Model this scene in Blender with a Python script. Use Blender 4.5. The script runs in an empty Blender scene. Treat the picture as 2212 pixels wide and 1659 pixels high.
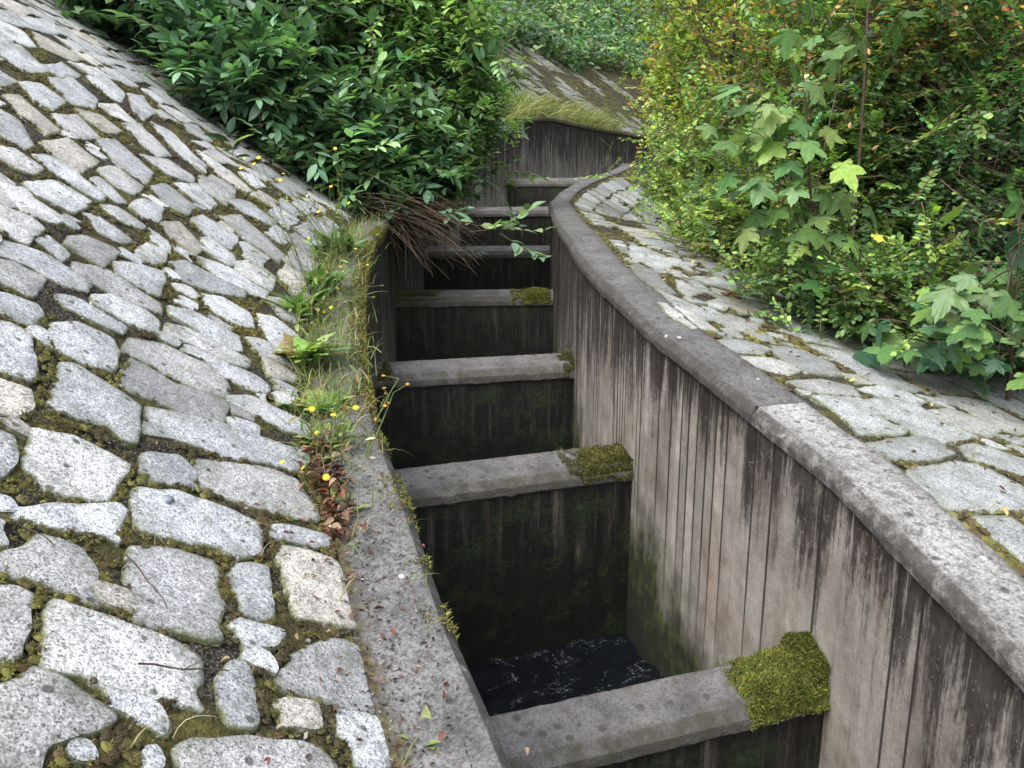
import bpy, math, random
import numpy as np
from mathutils import Vector
C = bpy.context.scene.collection
R = math.radians
rng = np.random.default_rng(7)

# ---------------------------------------------------------------- camera
cd = bpy.data.cameras.new('camera'); cam = bpy.data.objects.new('camera', cd); C.objects.link(cam)
cam.location = (0, 0, 0); cam.rotation_euler = (R(90-13.5), 0, 0)
cd.sensor_width = 36; cd.lens = 36*1841/2212; cd.clip_start = .02; cd.clip_end = 500
bpy.context.scene.camera = cam
# ---------------------------------------------------------------- overcast daylight
w = bpy.data.worlds.new('World'); bpy.context.scene.world = w; w.use_nodes = True
nt = w.node_tree; bg = nt.nodes['Background']
sky = nt.nodes.new('ShaderNodeTexSky'); sky.sky_type = 'NISHITA'; sky.sun_disc = False
sky.sun_elevation = R(55); sky.sun_rotation = R(-140); sky.dust_density = 4; sky.air_density = 1.2
hs = nt.nodes.new('ShaderNodeHueSaturation'); hs.inputs['Saturation'].default_value = .33
nt.links.new(sky.outputs[0], hs.inputs['Color']); nt.links.new(hs.outputs[0], bg.inputs['Color'])
bg.inputs['Strength'].default_value = .15
sd = bpy.data.lights.new('sun', 'SUN'); sd.energy = .85; sd.angle = R(50); sd.color = (1, .97, .93)
sun = bpy.data.objects.new('sun', sd); C.objects.link(sun)
# soft light from high behind the camera, a little to the left
sv = Vector((math.sin(R(-140))*math.cos(R(55)), math.cos(R(-140))*math.cos(R(55)), math.sin(R(55))))
sun.rotation_euler = sv.to_track_quat('Z', 'Y').to_euler()
vs = bpy.context.scene.view_settings
vs.view_transform = 'Standard'; vs.look = 'None'; vs.exposure = 1.6; vs.gamma = 1
bpy.context.scene.cycles.max_bounces = 6
bpy.context.scene.cycles.diffuse_bounces = 4
bpy.context.scene.cycles.transparent_max_bounces = 4

# ---------------------------------------------------------------- plan of the channel (metres, camera at the origin)
ZY = [-2, 1.5, 2.8, 4.35, 5.95, 8.4, 10.8, 12.3, 14, 15.5]
ZZ = [-1.95, -1.2, -.93, -.6, -.4, -.3, -.24, -.03, .12, .26]
R_PTS = [(1.56,-1.5),(1.45,0),(1.31,1.3),(1.241,1.85),(1.172,2.23),(1.083,2.73),(.949,3.13),(.79,3.62),(.645,4.04),
         (.502,4.77),(.415,5.55),(.385,6.6),(.38,7.6),(.40,8.8),(.446,10.3),(.60,11.3),(.857,12.09),(1.421,13.7),(1.904,15.2)]
L_PTS = [(.9,-1.5),(.50,0),(-.006,1.54),(-.175,2.0),(-.348,2.56),(-.523,3.09),(-.66,3.69),(-.771,4.33),(-.84,4.82),
         (-.943,5.73),(-1.03,7),(-1.10,8.06),(-1.04,10.2),(-.66,12.2),(0,13.9),(.5,15),(1.6,17.4),(3,20.2),(5,24),(8,28),(13,33)]
LZY = [-2, 1.5, 2.8, 4.35, 5.95, 8.4, 10.6, 12.4, 13.9, 15, 17.4, 20.2, 24, 33]
LZZ = [-1.95, -1.2, -.93, -.6, -.4, -.3, -.24, .3, .85, 1.05, 1.0, .97, 1.0, 1.2]

def catmull(P, n=24):
    P = np.array(P, float); Q = np.vstack([2*P[0]-P[1], P, 2*P[-1]-P[-2]]); out = []
    t = np.linspace(0, 1, n, endpoint=False)[:, None]
    for i in range(1, len(Q)-2):
        a, b, c, d = Q[i-1], Q[i], Q[i+1], Q[i+2]
        k = .5                                       # softened spline so the kinks of the walls stay
        m1 = (c-a)*.5*k + (c-b)*(1-k); m2 = (d-b)*.5*k + (c-b)*(1-k)
        out.append((2*t**3-3*t**2+1)*b + (t**3-2*t**2+t)*m1 + (-2*t**3+3*t**2)*c + (t**3-t**2)*m2)
    return np.vstack(out + [P[-1:]])

class Rail:
    """a smoothed polyline in plan with heights; frame(s) -> points, unit normals to the outside of the channel"""
    def __init__(self, pts, zy, zz, side):
        P = catmull(pts)
        s = np.r_[0, np.cumsum(np.linalg.norm(np.diff(P, axis=0), axis=1))]
        self.len = s[-1]; self.s = np.linspace(0, s[-1], 700)
        self.x = np.interp(self.s, s, P[:, 0]); self.y = np.interp(self.s, s, P[:, 1])
        z = np.interp(self.y, zy, zz); k = np.ones(21)/21
        self.z = np.convolve(np.pad(z, 10, mode='edge'), k, 'valid')
        tx = np.gradient(self.x, self.s); ty = np.gradient(self.y, self.s)
        k = np.ones(15)/15
        tx = np.convolve(np.pad(tx, 7, mode='edge'), k, 'valid'); ty = np.convolve(np.pad(ty, 7, mode='edge'), k, 'valid')
        n = np.hypot(tx, ty); tx /= n; ty /= n
        self.nx, self.ny = (ty, -tx) if side > 0 else (-ty, tx)
        w = np.ones(61)/61                          # wider smoothing for the banks beyond the coping
        mx = np.convolve(np.pad(self.nx, 30, mode='edge'), w, 'valid'); my = np.convolve(np.pad(self.ny, 30, mode='edge'), w, 'valid')
        m = np.hypot(mx, my); self.mx = mx/m; self.my = my/m
    def at(self, s, d):                              # coping: offset d outwards
        f = lambda a: np.interp(s, self.s, a)
        return f(self.x)+f(self.nx)*d, f(self.y)+f(self.ny)*d, f(self.z)
    def s_of_y(self, y):
        return float(np.interp(y, self.y, self.s))
CW = .235                                            # width of the coping
RR = Rail(R_PTS, ZY, ZZ, 1)
LL = Rail(L_PTS, LZY, LZZ, -1)
def wob(x, y):
    return .030*np.sin(1.9*x+.7*y+1)*np.sin(1.3*y-.8*x) + .014*np.sin(4.1*x-2.2*y)*np.sin(3.7*y+1.2*x+2)
def bank_left(s, d):
    x, y, z = LL.at(s, CW); mx = np.interp(s, LL.s, LL.mx); my = np.interp(s, LL.s, LL.my)
    X = x+mx*d; Y = y+my*d
    return X, Y, z-.012+.70*d-.02*np.maximum(d-2.2, 0)**2*0 + wob(X, Y)*np.clip(d/.5, 0, 1)
def bank_right(s, d):
    x, y, z = RR.at(s, CW); mx = np.interp(s, RR.s, RR.mx); my = np.interp(s, RR.s, RR.my)
    X = x+mx*d; Y = y+my*d
    sl = np.interp(y, [0, 8.5, 12, 15], [-.17, -.17, -.55, -.8])
    return X, Y, z-.014+sl*np.minimum(d, 1.6)-.05*np.maximum(d-1.6, 0) + .6*wob(X, Y)*np.clip(d/.5, 0, 1)
STONES_L = '''3.563,0.686 3.755,0.522 3.739,0.502 3.684,0.511 3.611,0.509 3.601,0.564 3.580,0.578 3.550,0.649 3.531,0.673
3.859,0.478 3.913,0.413 3.936,0.344 3.951,0.272 3.959,0.215 3.819,0.208 3.757,0.273 3.770,0.312 3.720,0.388 3.695,0.459 3.725,0.476
3.400,0.680 3.451,0.646 3.503,0.640 3.526,0.567 3.466,0.544 3.385,0.524 3.356,0.539 3.360,0.571 3.369,0.608 3.354,0.674
3.612,0.475 3.676,0.386 3.688,0.319 3.639,0.308 3.590,0.317 3.530,0.307 3.461,0.322 3.414,0.314 3.391,0.355 3.357,0.463 3.412,0.459 3.495,0.480 3.551,0.479
3.715,0.269 3.760,0.232 3.768,0.195 3.733,0.193 3.595,0.190 3.558,0.212 3.526,0.263 3.604,0.265 3.653,0.274
3.895,0.147 3.960,0.022 3.919,0.003 3.824,-0.014 3.694,-0.010 3.663,0.050 3.613,0.141 3.741,0.147 3.850,0.162
3.981,0.172 4.014,0.136 4.064,0.047 4.069,0.017 4.006,0.028 3.958,0.102 3.922,0.172
3.488,0.279 3.512,0.260 3.530,0.207 3.537,0.177 3.463,0.207 3.433,0.252 3.448,0.275 3.464,0.286
3.325,0.581 3.329,0.517 3.338,0.459 3.346,0.402 3.327,0.353 3.259,0.358 3.235,0.375 3.199,0.360 3.186,0.414 3.169,0.481 3.177,0.511 3.157,0.583 3.220,0.585 3.288,0.596
3.351,0.301 3.369,0.267 3.326,0.254 3.260,0.264 3.221,0.254 3.190,0.269 3.176,0.302 3.205,0.319 3.285,0.317
3.468,0.159 3.586,0.065 3.614,0.028 3.597,-0.020 3.539,-0.025 3.454,-0.019 3.411,-0.002 3.385,0.034 3.371,0.100 3.354,0.156 3.337,0.206 3.390,0.197 3.433,0.167
3.285,0.217 3.336,0.137 3.273,0.135 3.249,0.168 3.225,0.216 3.258,0.207
3.346,0.085 3.364,0.046 3.385,-0.012 3.250,0.002 3.205,0.080 3.253,0.076 3.281,0.099
3.087,0.382 3.121,0.352 3.164,0.270 3.200,0.190 3.208,0.153 3.179,0.127 3.143,0.148 3.033,0.373 3.058,0.373
3.107,0.609 3.139,0.600 3.149,0.562 3.134,0.545 3.115,0.500 3.106,0.479 3.072,0.497 3.022,0.565 2.988,0.565 2.950,0.564 2.928,0.618 3.070,0.642 3.089,0.627
3.296,0.685 3.325,0.646 3.322,0.620 3.236,0.623 3.155,0.621 3.143,0.641 3.140,0.659
3.031,0.531 3.039,0.513 3.016,0.501 3.002,0.519 3.007,0.531
3.055,0.433 3.069,0.418 3.035,0.414 3.013,0.433
3.573,0.720 3.601,0.695 3.578,0.682 3.542,0.689 3.521,0.712
3.884,0.698 3.934,0.630 3.943,0.587 3.938,0.517 3.833,0.530 3.762,0.536 3.704,0.598 3.687,0.655 3.737,0.686 3.806,0.694
4.038,0.486 4.112,0.406 4.074,0.370 3.993,0.369 3.932,0.458 3.957,0.484
4.140,0.363 4.194,0.295 4.286,0.171 4.298,0.099 4.129,0.046 4.074,0.133 4.031,0.227 4.009,0.316 4.025,0.355 4.092,0.353
4.303,0.484 4.361,0.416 4.439,0.318 4.483,0.186 4.560,0.041 4.485,0.043 4.360,0.093 4.316,0.195 4.242,0.281 4.201,0.410 4.140,0.486
4.577,0.553 4.595,0.509 4.580,0.432 4.638,0.349 4.633,0.286 4.486,0.291 4.400,0.368 4.385,0.464 4.335,0.554 4.365,0.561
4.733,0.559 4.838,0.489 4.861,0.379 4.851,0.297 4.785,0.280 4.673,0.288 4.652,0.338 4.623,0.444 4.629,0.516 4.599,0.574
4.485,0.744 4.592,0.703 4.641,0.617 4.558,0.595 4.415,0.597 4.353,0.644 4.325,0.709 4.408,0.742
4.260,0.701 4.306,0.669 4.304,0.595 4.276,0.518 4.139,0.511 4.063,0.509 4.048,0.544 4.080,0.572 4.032,0.644 4.020,0.688 4.149,0.688
4.244,0.865 4.319,0.824 4.307,0.781 4.231,0.765 4.161,0.743 4.093,0.745 4.064,0.776 4.064,0.827
3.998,0.813 4.018,0.768 4.038,0.735 3.967,0.726 3.912,0.741 3.875,0.788
3.785,0.769 3.818,0.730 3.760,0.713 3.658,0.713 3.622,0.737
5.138,0.498 5.205,0.438 5.220,0.350 5.223,0.266 5.115,0.246 5.065,0.306 5.076,0.399 5.075,0.483
4.993,0.485 5.050,0.427 5.055,0.336 5.073,0.218 4.999,0.227 4.947,0.279 4.953,0.387 4.909,0.481
4.945,0.404 4.958,0.328 4.964,0.206 4.945,0.150 4.866,0.154 4.837,0.202 4.830,0.290 4.889,0.358 4.865,0.419
4.694,0.272 4.780,0.201 4.779,0.106 4.781,0.009 4.683,0.023 4.646,0.103 4.648,0.183 4.642,0.245
4.514,0.280 4.569,0.219 4.575,0.175 4.490,0.191 4.457,0.240 4.465,0.266
4.869,0.691 4.950,0.642 4.984,0.564 4.972,0.517 4.882,0.516 4.842,0.566 4.816,0.646 4.810,0.681
4.715,0.767 4.781,0.728 4.773,0.661 4.788,0.596 4.718,0.609 4.684,0.690 4.664,0.745
5.012,0.777 5.117,0.699 5.118,0.619 5.113,0.530 5.036,0.525 4.991,0.621 4.964,0.693 4.945,0.758
5.216,0.695 5.329,0.644 5.416,0.569 5.367,0.549 5.176,0.545 5.151,0.613 5.144,0.670
5.170,0.835 5.292,0.805 5.340,0.744 5.344,0.705 5.211,0.706 5.103,0.714 5.104,0.764 5.101,0.824
4.842,0.950 4.906,0.893 4.939,0.809 4.941,0.720 4.862,0.726 4.799,0.780 4.791,0.852 4.727,0.924
4.657,0.946 4.736,0.898 4.766,0.818 4.595,0.828 4.560,0.892 4.537,0.922
4.441,0.904 4.499,0.860 4.564,0.805 4.508,0.785 4.393,0.791 4.357,0.835 4.327,0.881
5.571,0.556 5.669,0.511 5.685,0.405 5.720,0.284 5.640,0.290 5.538,0.385 5.461,0.498
5.786,0.486 5.869,0.392 5.908,0.297 5.896,0.201 5.768,0.205 5.717,0.298 5.703,0.408
5.974,0.351 6.107,0.303 6.111,0.188 5.909,0.194 5.877,0.262 5.886,0.333
5.441,0.414 5.516,0.347 5.513,0.248 5.387,0.223 5.325,0.273 5.321,0.360 5.360,0.397
5.367,0.523 5.440,0.467 5.408,0.437 5.342,0.442 5.321,0.497
5.547,0.215 5.610,0.139 5.570,0.046 5.412,0.032 5.346,0.088 5.334,0.157
5.252,0.235 5.314,0.170 5.328,0.087 5.294,0.023 5.210,0.057 5.169,0.184
5.161,0.177 5.170,0.111 5.146,0.043 5.071,0.062 5.011,0.145
5.459,0.674 5.605,0.658 5.641,0.590 5.544,0.579 5.442,0.600 5.400,0.656
4.902,0.513 4.923,0.471 4.915,0.436 4.868,0.448 4.862,0.492
5.817,0.178 5.923,0.123 5.833,0.053 5.700,0.061 5.681,0.137
4.888,0.124 4.956,0.068 4.912,0.055 4.824,0.105
7.143,1.784 7.332,1.762 7.186,1.568 6.892,1.552 6.934,1.697
6.627,1.481 6.842,1.465 6.783,1.324 6.488,1.286 6.502,1.378
7.055,1.510 7.356,1.499 7.239,1.326 6.967,1.255 6.789,1.309
6.318,1.430 6.450,1.413 6.254,1.175 6.095,1.172 6.154,1.286
6.060,1.343 6.037,1.258 5.855,1.149 5.743,1.146 5.765,1.236
6.452,1.266 6.655,1.230 6.536,1.092 6.326,1.114 6.339,1.203
6.740,1.258 6.906,1.199 6.854,1.077 6.655,1.095 6.664,1.174
7.804,1.885 7.939,1.829 8.025,1.684 7.716,1.635 7.561,1.741
7.581,1.971 7.656,1.879 7.491,1.741 7.383,1.746 7.322,1.859
5.916,1.135 6.194,1.118 6.147,0.976 5.857,0.975 5.858,1.050
5.744,1.114 5.861,1.071 5.805,0.865 5.710,0.868 5.680,0.940 5.697,1.035
5.627,1.189 5.691,1.161 5.672,1.053 5.530,1.066 5.511,1.150
5.424,1.045 5.635,1.004 5.650,0.880 5.425,0.884 5.393,0.978
5.283,1.077 5.327,1.040 5.315,0.887 5.210,0.889 5.154,0.957 5.148,1.036
5.060,1.010 5.123,0.949 5.105,0.896 4.927,0.898 4.908,0.967
6.466,1.079 6.650,1.043 6.513,0.837 6.266,0.808 6.294,0.941
6.022,0.942 6.218,0.928 6.193,0.798 5.984,0.794 5.953,0.859
5.855,0.933 5.949,0.915 5.875,0.798 5.804,0.824
7.034,1.121 7.307,1.116 7.017,0.874 6.821,0.889 6.857,0.980
7.555,1.119 7.668,1.038 7.359,0.759 7.107,0.712 7.147,0.848
6.680,0.932 6.904,0.846 6.884,0.721 6.762,0.694 6.636,0.781
7.889,1.364 8.238,1.394 7.814,1.189 7.455,1.140 7.568,1.236
7.605,1.501 7.942,1.512 7.821,1.373 7.562,1.295 7.470,1.344
7.164,1.283 7.407,1.274 7.292,1.132 7.169,1.133 7.061,1.194
6.263,0.784 6.488,0.763 6.400,0.609 6.171,0.604 6.148,0.686
6.561,0.746 6.770,0.678 6.654,0.554 6.489,0.558 6.494,0.654
5.856,0.773 6.024,0.758 6.071,0.685 5.872,0.668 5.832,0.718
5.682,0.848 5.764,0.807 5.757,0.695 5.702,0.698 5.648,0.780
5.501,0.861 5.549,0.816 5.546,0.699 5.445,0.716 5.413,0.784
5.234,0.856 5.393,0.847 5.386,0.716 5.260,0.704 5.104,0.719 5.120,0.790
5.878,0.655 6.022,0.607 5.911,0.490 5.777,0.499 5.806,0.598
6.144,0.575 6.324,0.560 6.341,0.394 6.083,0.397 6.076,0.500
6.480,0.504 6.745,0.442 6.576,0.204 6.377,0.199 6.377,0.357
7.649,0.883 7.663,0.800 7.618,0.670 7.453,0.686 7.471,0.785
7.431,0.754 7.636,0.685 7.482,0.510 7.305,0.509 7.250,0.633
8.314,1.162 8.631,1.155 8.458,0.996 8.176,0.957 8.012,1.027
6.837,0.543 7.084,0.450 7.047,0.304 6.914,0.325 6.805,0.452
7.777,0.651 8.014,0.610 7.825,0.501 7.608,0.514
4.999,0.885 5.090,0.876 5.052,0.808 4.955,0.807
6.087,0.333 6.211,0.232 6.128,0.190 5.954,0.206 5.925,0.322'''
STONES_R = '''4.827,0.080 4.840,0.195 4.842,0.359 4.726,0.334 4.616,0.300 4.567,0.358 4.507,0.245 4.467,0.034 4.577,0.084 4.733,0.096
4.806,0.338 4.873,0.497 4.826,0.627 4.678,0.672 4.582,0.718 4.533,0.611 4.460,0.399 4.538,0.357 4.667,0.345
4.410,0.016 4.506,0.326 4.487,0.392 4.380,0.389 4.317,0.183 4.289,0.021 4.383,0.007
4.192,-0.022 4.269,0.099 4.339,0.362 4.321,0.430 4.184,0.481 4.033,0.366 3.990,-0.000 4.100,-0.012
4.457,0.479 4.502,0.595 4.420,0.703 4.361,0.759 4.215,0.584 4.301,0.479 4.373,0.437
4.958,0.426 5.019,0.603 4.975,0.725 4.885,0.732 4.785,0.588 4.884,0.507
4.781,0.641 4.842,0.839 4.747,0.939 4.664,0.914 4.576,0.766 4.606,0.689 4.705,0.652
4.944,0.058 5.028,0.302 4.975,0.421 4.861,0.375 4.842,0.161 4.879,0.083
5.218,0.009 5.247,0.196 5.116,0.255 5.029,0.118 5.033,0.049 5.116,-0.003
5.436,0.306 5.460,0.502 5.263,0.550 5.081,0.457 5.079,0.265 5.213,0.229
5.411,0.013 5.467,0.189 5.385,0.292 5.257,0.156 5.249,-0.025
5.912,-0.078 5.889,0.081 5.632,0.103 5.530,0.089 5.531,-0.053 5.689,-0.095
6.196,0.016 5.999,0.126 5.861,0.159 5.761,0.257 5.659,0.252 5.708,0.106 5.893,0.013
5.804,0.155 5.858,0.300 5.753,0.436 5.582,0.313 5.613,0.190
6.057,0.251 6.212,0.387 6.060,0.398 5.918,0.306 5.946,0.226
6.590,0.257 6.599,0.305 6.305,0.327 6.130,0.177 6.302,0.188
6.772,0.020 6.887,0.115 6.691,0.176 6.314,0.140 6.136,0.117 6.136,0.045 6.436,-0.002
6.756,0.408 6.925,0.633 6.776,0.713 6.560,0.604 6.585,0.466
7.572,0.175 7.602,0.293 7.335,0.379 6.929,0.332 6.794,0.193 7.144,0.104
7.173,0.312 7.366,0.459 7.201,0.569 7.015,0.460 6.989,0.313'''
FLOWERS = {'a': [(-1.358, 4.478, 0.105), (-1.39, 4.508, 0.055), (-1.311, 4.47, 0.076), (-1.245, 4.332, 0.104)], 'b': [(-1.035, 5.173, 0.176), (-0.985, 5.096, 0.051), (-0.981, 4.991, 0.026), (-1.33, 5.106, 0.033), (-1.343, 5.075, -0.004), (-1.047, 5.059, -0.04), (-1.174, 5.02, -0.094), (-1.348, 5.075, -0.083), (-1.275, 4.936, -0.119), (-1.256, 4.997, -0.108), (-0.888, 4.963, -0.113), (-0.951, 5.067, -0.134), (-0.937, 5.007, -0.151), (-1.105, 4.967, -0.179), (-1.292, 4.914, -0.192), (-1.039, 4.974, -0.165)], 'c': [(-0.678, 4.357, -0.271), (-0.789, 4.341, -0.34), (-1.024, 4.353, -0.29), (-0.73, 4.322, -0.419), (-0.865, 4.319, -0.429), (-0.854, 4.313, -0.453), (-0.654, 4.297, -0.521), (-0.881, 4.294, -0.534), (-0.943, 4.286, -0.566), (-0.67, 4.102, -0.554), (-1.298, 4.239, -0.649), (-0.852, 3.982, -0.586), (-0.9, 4.036, -0.617), (-1.336, 4.248, -0.585)], 'd': [(-0.501, 2.782, -0.62), (-0.67, 2.752, -0.747), (-0.598, 2.747, -0.766), (-0.523, 2.753, -0.743), (-0.652, 2.733, -0.824), (-0.473, 2.728, -0.845), (-0.701, 2.472, -0.839), (-0.637, 2.468, -0.856), (-0.567, 2.462, -0.884)]}
# ---------------------------------------------------------------- mesh helpers
def mesh_obj(name, V, F, mat=None, parent=None, smooth=False, col=None, attrs=None, uv=None, mats=None, midx=None, sharp=None):
    """V (n,3); F: list of index arrays of one width each, or (m,k) array"""
    me = bpy.data.meshes.new(name)
    V = np.asarray(V, np.float32)
    groups = F if isinstance(F, list) else [F]
    groups = [np.asarray(g, np.int32) for g in groups if len(g)]
    me.vertices.add(len(V)); me.vertices.foreach_set('co', V.ravel())
    nl = sum(g.size for g in groups); nf = sum(len(g) for g in groups)
    me.loops.add(nl); me.polygons.add(nf)
    idx = np.concatenate([g.ravel() for g in groups])
    me.loops.foreach_set('vertex_index', idx)
    tot = np.concatenate([np.full(len(g), g.shape[1], np.int32) for g in groups])
    st = np.r_[0, np.cumsum(tot)[:-1]].astype(np.int32)
    me.polygons.foreach_set('loop_start', st)
    if midx is not None: me.polygons.foreach_set('material_index', np.asarray(midx, np.int32))
    if smooth: me.polygons.foreach_set('use_smooth', np.ones(nf, bool))
    me.update(calc_edges=True)
    if col is not None:
        a = me.color_attributes.new('col', 'FLOAT_COLOR', 'POINT')
        c4 = np.ones((len(V), 4), np.float32); c4[:, :3] = col; a.data.foreach_set('color', c4.ravel())
    for k, v in (attrs or {}).items():
        a = me.attributes.new(k, 'FLOAT', 'POINT'); a.data.foreach_set('value', np.asarray(v, np.float32))
    if uv is not None:
        l = me.uv_layers.new(name='UVMap'); l.data.foreach_set('uv', np.asarray(uv, np.float32)[idx].ravel())
    me.validate()
    if sharp: me.set_sharp_from_angle(angle=sharp)
    for m in (mats or ([mat] if mat else [])): me.materials.append(m)
    o = bpy.data.objects.new(name, me); C.objects.link(o); o.parent = parent
    return o
def tag(o, label=None, cat=None, group=None, kind=None):
    if label: o['label'] = label
    if cat: o['category'] = cat
    if group: o['group'] = group
    if kind: o['kind'] = kind
    return o
def empty(name, loc=(0, 0, 0)):
    o = bpy.data.objects.new(name, None); C.objects.link(o); o.location = loc; o.empty_display_size = .1
    bpy.context.view_layer.update()
    return o
def part(name, V, F, mat, root, **k):                # mesh given in world coordinates, hung under its thing
    o = mesh_obj(name, np.asarray(V)-np.array(root.matrix_world.translation), F, mat, root, **k)
    return o
def grid_faces(n, m, off=0):
    i, j = np.meshgrid(np.arange(n-1), np.arange(m-1), indexing='ij'); a = (i*m+j).ravel()+off
    return np.c_[a, a+m, a+m+1, a+1]
def vnoise(P, scale, seed=0):
    """cheap smooth value noise, P (n,2|3)"""
    P = np.asarray(P, float)*scale
    if P.shape[1] == 2: P = np.c_[P, np.zeros(len(P))]
    i = np.floor(P).astype(np.int64); f = P-i; f = f*f*(3-2*f); r = 0
    def h(a, b, c):
        n = (a*374761393+b*668265263+c*2147483647+seed*1274126177) & 0xffffffff
        n = ((n ^ (n >> 13))*1274126177) & 0xffffffff; n = n ^ (n >> 16)
        return (n & 0xffff)/65535.
    for dx in (0, 1):
        for dy in (0, 1):
            for dz in (0, 1):
                wgt = (f[:, 0] if dx else 1-f[:, 0])*(f[:, 1] if dy else 1-f[:, 1])*(f[:, 2] if dz else 1-f[:, 2])
                r = r+wgt*h(i[:, 0]+dx, i[:, 1]+dy, i[:, 2]+dz)
    return r
def fbm(P, scale, seed=0, o=3):
    r = 0; a = .5; t = 0
    for k in range(o): r = r+a*vnoise(P, scale*2**k, seed+k*17); t += a; a *= .5
    return r/t
def tubes(paths, radii, sides=5):
    """many tapered tubes -> V, F. paths: list of (n,3); radii: list of (r0, r1)"""
    VV = []; FF = []; off = 0
    ang = np.linspace(0, 2*np.pi, sides, endpoint=False)
    for p, (r0, r1) in zip(paths, radii):
        p = np.asarray(p, float); n = len(p)
        t = np.gradient(p, axis=0); t /= np.linalg.norm(t, axis=1)[:, None]+1e-9
        up = np.where(np.abs(t[:, 2:3]) > .9, np.array([[1., 0, 0]]), np.array([[0, 0, 1.]]))
        a = np.cross(t, up); a /= np.linalg.norm(a, axis=1)[:, None]+1e-9; b = np.cross(t, a)
        r = np.linspace(r0, r1, n)[:, None, None]
        V = p[:, None]+r*(a[:, None]*np.cos(ang)[None, :, None]+b[:, None]*np.sin(ang)[None, :, None])
        VV.append(V.reshape(-1, 3))
        i, j = np.meshgrid(np.arange(n-1), np.arange(sides), indexing='ij'); j2 = (j+1) % sides
        FF.append(np.c_[(i*sides+j).ravel(), (i*sides+j2).ravel(), ((i+1)*sides+j2).ravel(), ((i+1)*sides+j).ravel()]+off)
        off += n*sides
    return np.vstack(VV), np.vstack(FF)
def bez(a, b, c, n=7):
    t = np.linspace(0, 1, n)[:, None]
    return (1-t)**2*np.asarray(a)+2*t*(1-t)*np.asarray(b)+t*t*np.asarray(c)
def unit(v): return v/(np.linalg.norm(v, axis=-1, keepdims=True)+1e-9)

# leaf templates: x across, y along the midrib (0..1), z up
def leaf_oval(wd=.42, fold=.12, droop=.18, n=4):
    ys = np.linspace(0, 1, n+1); V = [(0, 0, 0)]; F = []
    rows = []
    for y in ys[1:-1]:
        wv = wd*.5*np.sin(np.pi*y**.85)**.8; z = -droop*y*y
        rows.append((len(V), len(V)+1, len(V)+2)); V += [(-wv, y, z+fold*wv*2), (0, y, z), (wv, y, z+fold*wv*2)]
    tip = len(V); V.append((0, 1, -droop)); T = []
    a, b, c = rows[0]; T += [(0, b, a), (0, c, b)]
    for (a, b, c), (d, e, f) in zip(rows, rows[1:]): T += [(a, b, e), (a, e, d), (b, c, f), (b, f, e)]
    a, b, c = rows[-1]; T += [(a, b, tip), (b, c, tip)]
    return np.array(V, float), np.array(T)
def leaf_maple(droop=.22, twist=0.):
    tips = [(-100, .45), (-58, .86), (0, 1.0), (58, .86), (100, .45)]
    out = []
    for k, (a, r) in enumerate(tips):
        for da, rr in ((-22, .66), (-15, .74), (-11, .84), (-5, .88), (0, 1), (5, .88), (11, .84), (15, .74), (22, .66)):
            if (k == 0 and da < -15) or (k == 4 and da > 15): continue
            out.append((R(a+da), r*rr))
        if k < 4: out.append((R(a+(29 if k in (1, 2) else 21)), .50 if k in (1, 2) else .42))
    pts = [(0, 0, 0)] + [(math.sin(a)*r*.95, math.cos(a)*r*.95+.05, -droop*r*r+.05*math.cos(a*6)+twist*math.sin(a)*r) for a, r in out] + [(.03, -.02, 0), (-.03, -.02, 0)]
    n = len(out); T = [(0, i+2, i+1) for i in range(n-1)] + [(0, n+1, n), (0, 1, n+2)]
    return np.array(pts, float), np.array(T)
def leaf_dandelion():
    ys = np.linspace(0, 1, 11); V = []; T = []
    for i, y in enumerate(ys):
        wv = (.05+.13*y if y < .75 else .15*(1-y)*4+.01)*(1.25 if i % 2 else .78); z = .35*y-.55*y*y
        V += [(-wv, y-(.05 if i % 2 else 0), z+.02), (0, y, z), (wv, y-(.05 if i % 2 else 0), z+.02)]
    for i in range(10):
        a = 3*i; T += [(a, a+1, a+4), (a, a+4, a+3), (a+1, a+2, a+5), (a+1, a+5, a+4)]
    return np.array(V, float), np.array(T)
OVAL = leaf_oval(); SLIM = leaf_oval(.30, .15, .25); ROUND = leaf_oval(.72, .06, .05, 3); MAPLE = leaf_maple(); MAPLES = [leaf_maple(), leaf_maple(.42, .12), leaf_maple(.12, -.15), leaf_maple(.6, 0)]; DAND = leaf_dandelion()
DRY = leaf_oval(.5, .45, .35)
BLADE = (np.array([(-.5, 0, 0), (.5, 0, 0), (.4, .35, 0), (-.4, .35, 0), (.3, .7, 0), (-.3, .7, 0), (0, 1, 0)], float), np.array([(0, 1, 2), (0, 2, 3), (3, 2, 4), (3, 4, 5), (5, 4, 6)]))
def place(tpl, pos, along, up, size, col, jit=.0):
    """leaves: (n,3) position, direction of the midrib, rough normal, size, colour -> V, F, colours"""
    T, Fc = tpl; n = len(pos)
    y = unit(along); x = unit(np.cross(y, up)); z = np.cross(x, y)
    V = pos[:, None]+size[:, None, None]*(T[None, :, 0:1]*x[:, None]+T[None, :, 1:2]*y[:, None]+T[None, :, 2:3]*z[:, None])
    F = (Fc[None]+(np.arange(n)*len(T))[:, None, None]).reshape(-1, 3)
    return V.reshape(-1, 3), F, np.repeat(col, len(T), axis=0)
def join(parts):
    V = []; F = []; K = []; off = 0
    for v, f, k in parts: V.append(v); F.append(f+off); K.append(k); off += len(v)
    return np.vstack(V), np.vstack(F), np.vstack(K)
def mixcol(pal, n, wts=None, jit=.18):
    pal = np.array(pal); k = rng.choice(len(pal), n, p=None if wts is None else np.array(wts)/np.sum(wts))
    return np.clip(pal[k]*(1+rng.normal(0, jit, (n, 1)))*(1+rng.normal(0, jit*.3, (n, 3))), .003, 1)

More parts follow.
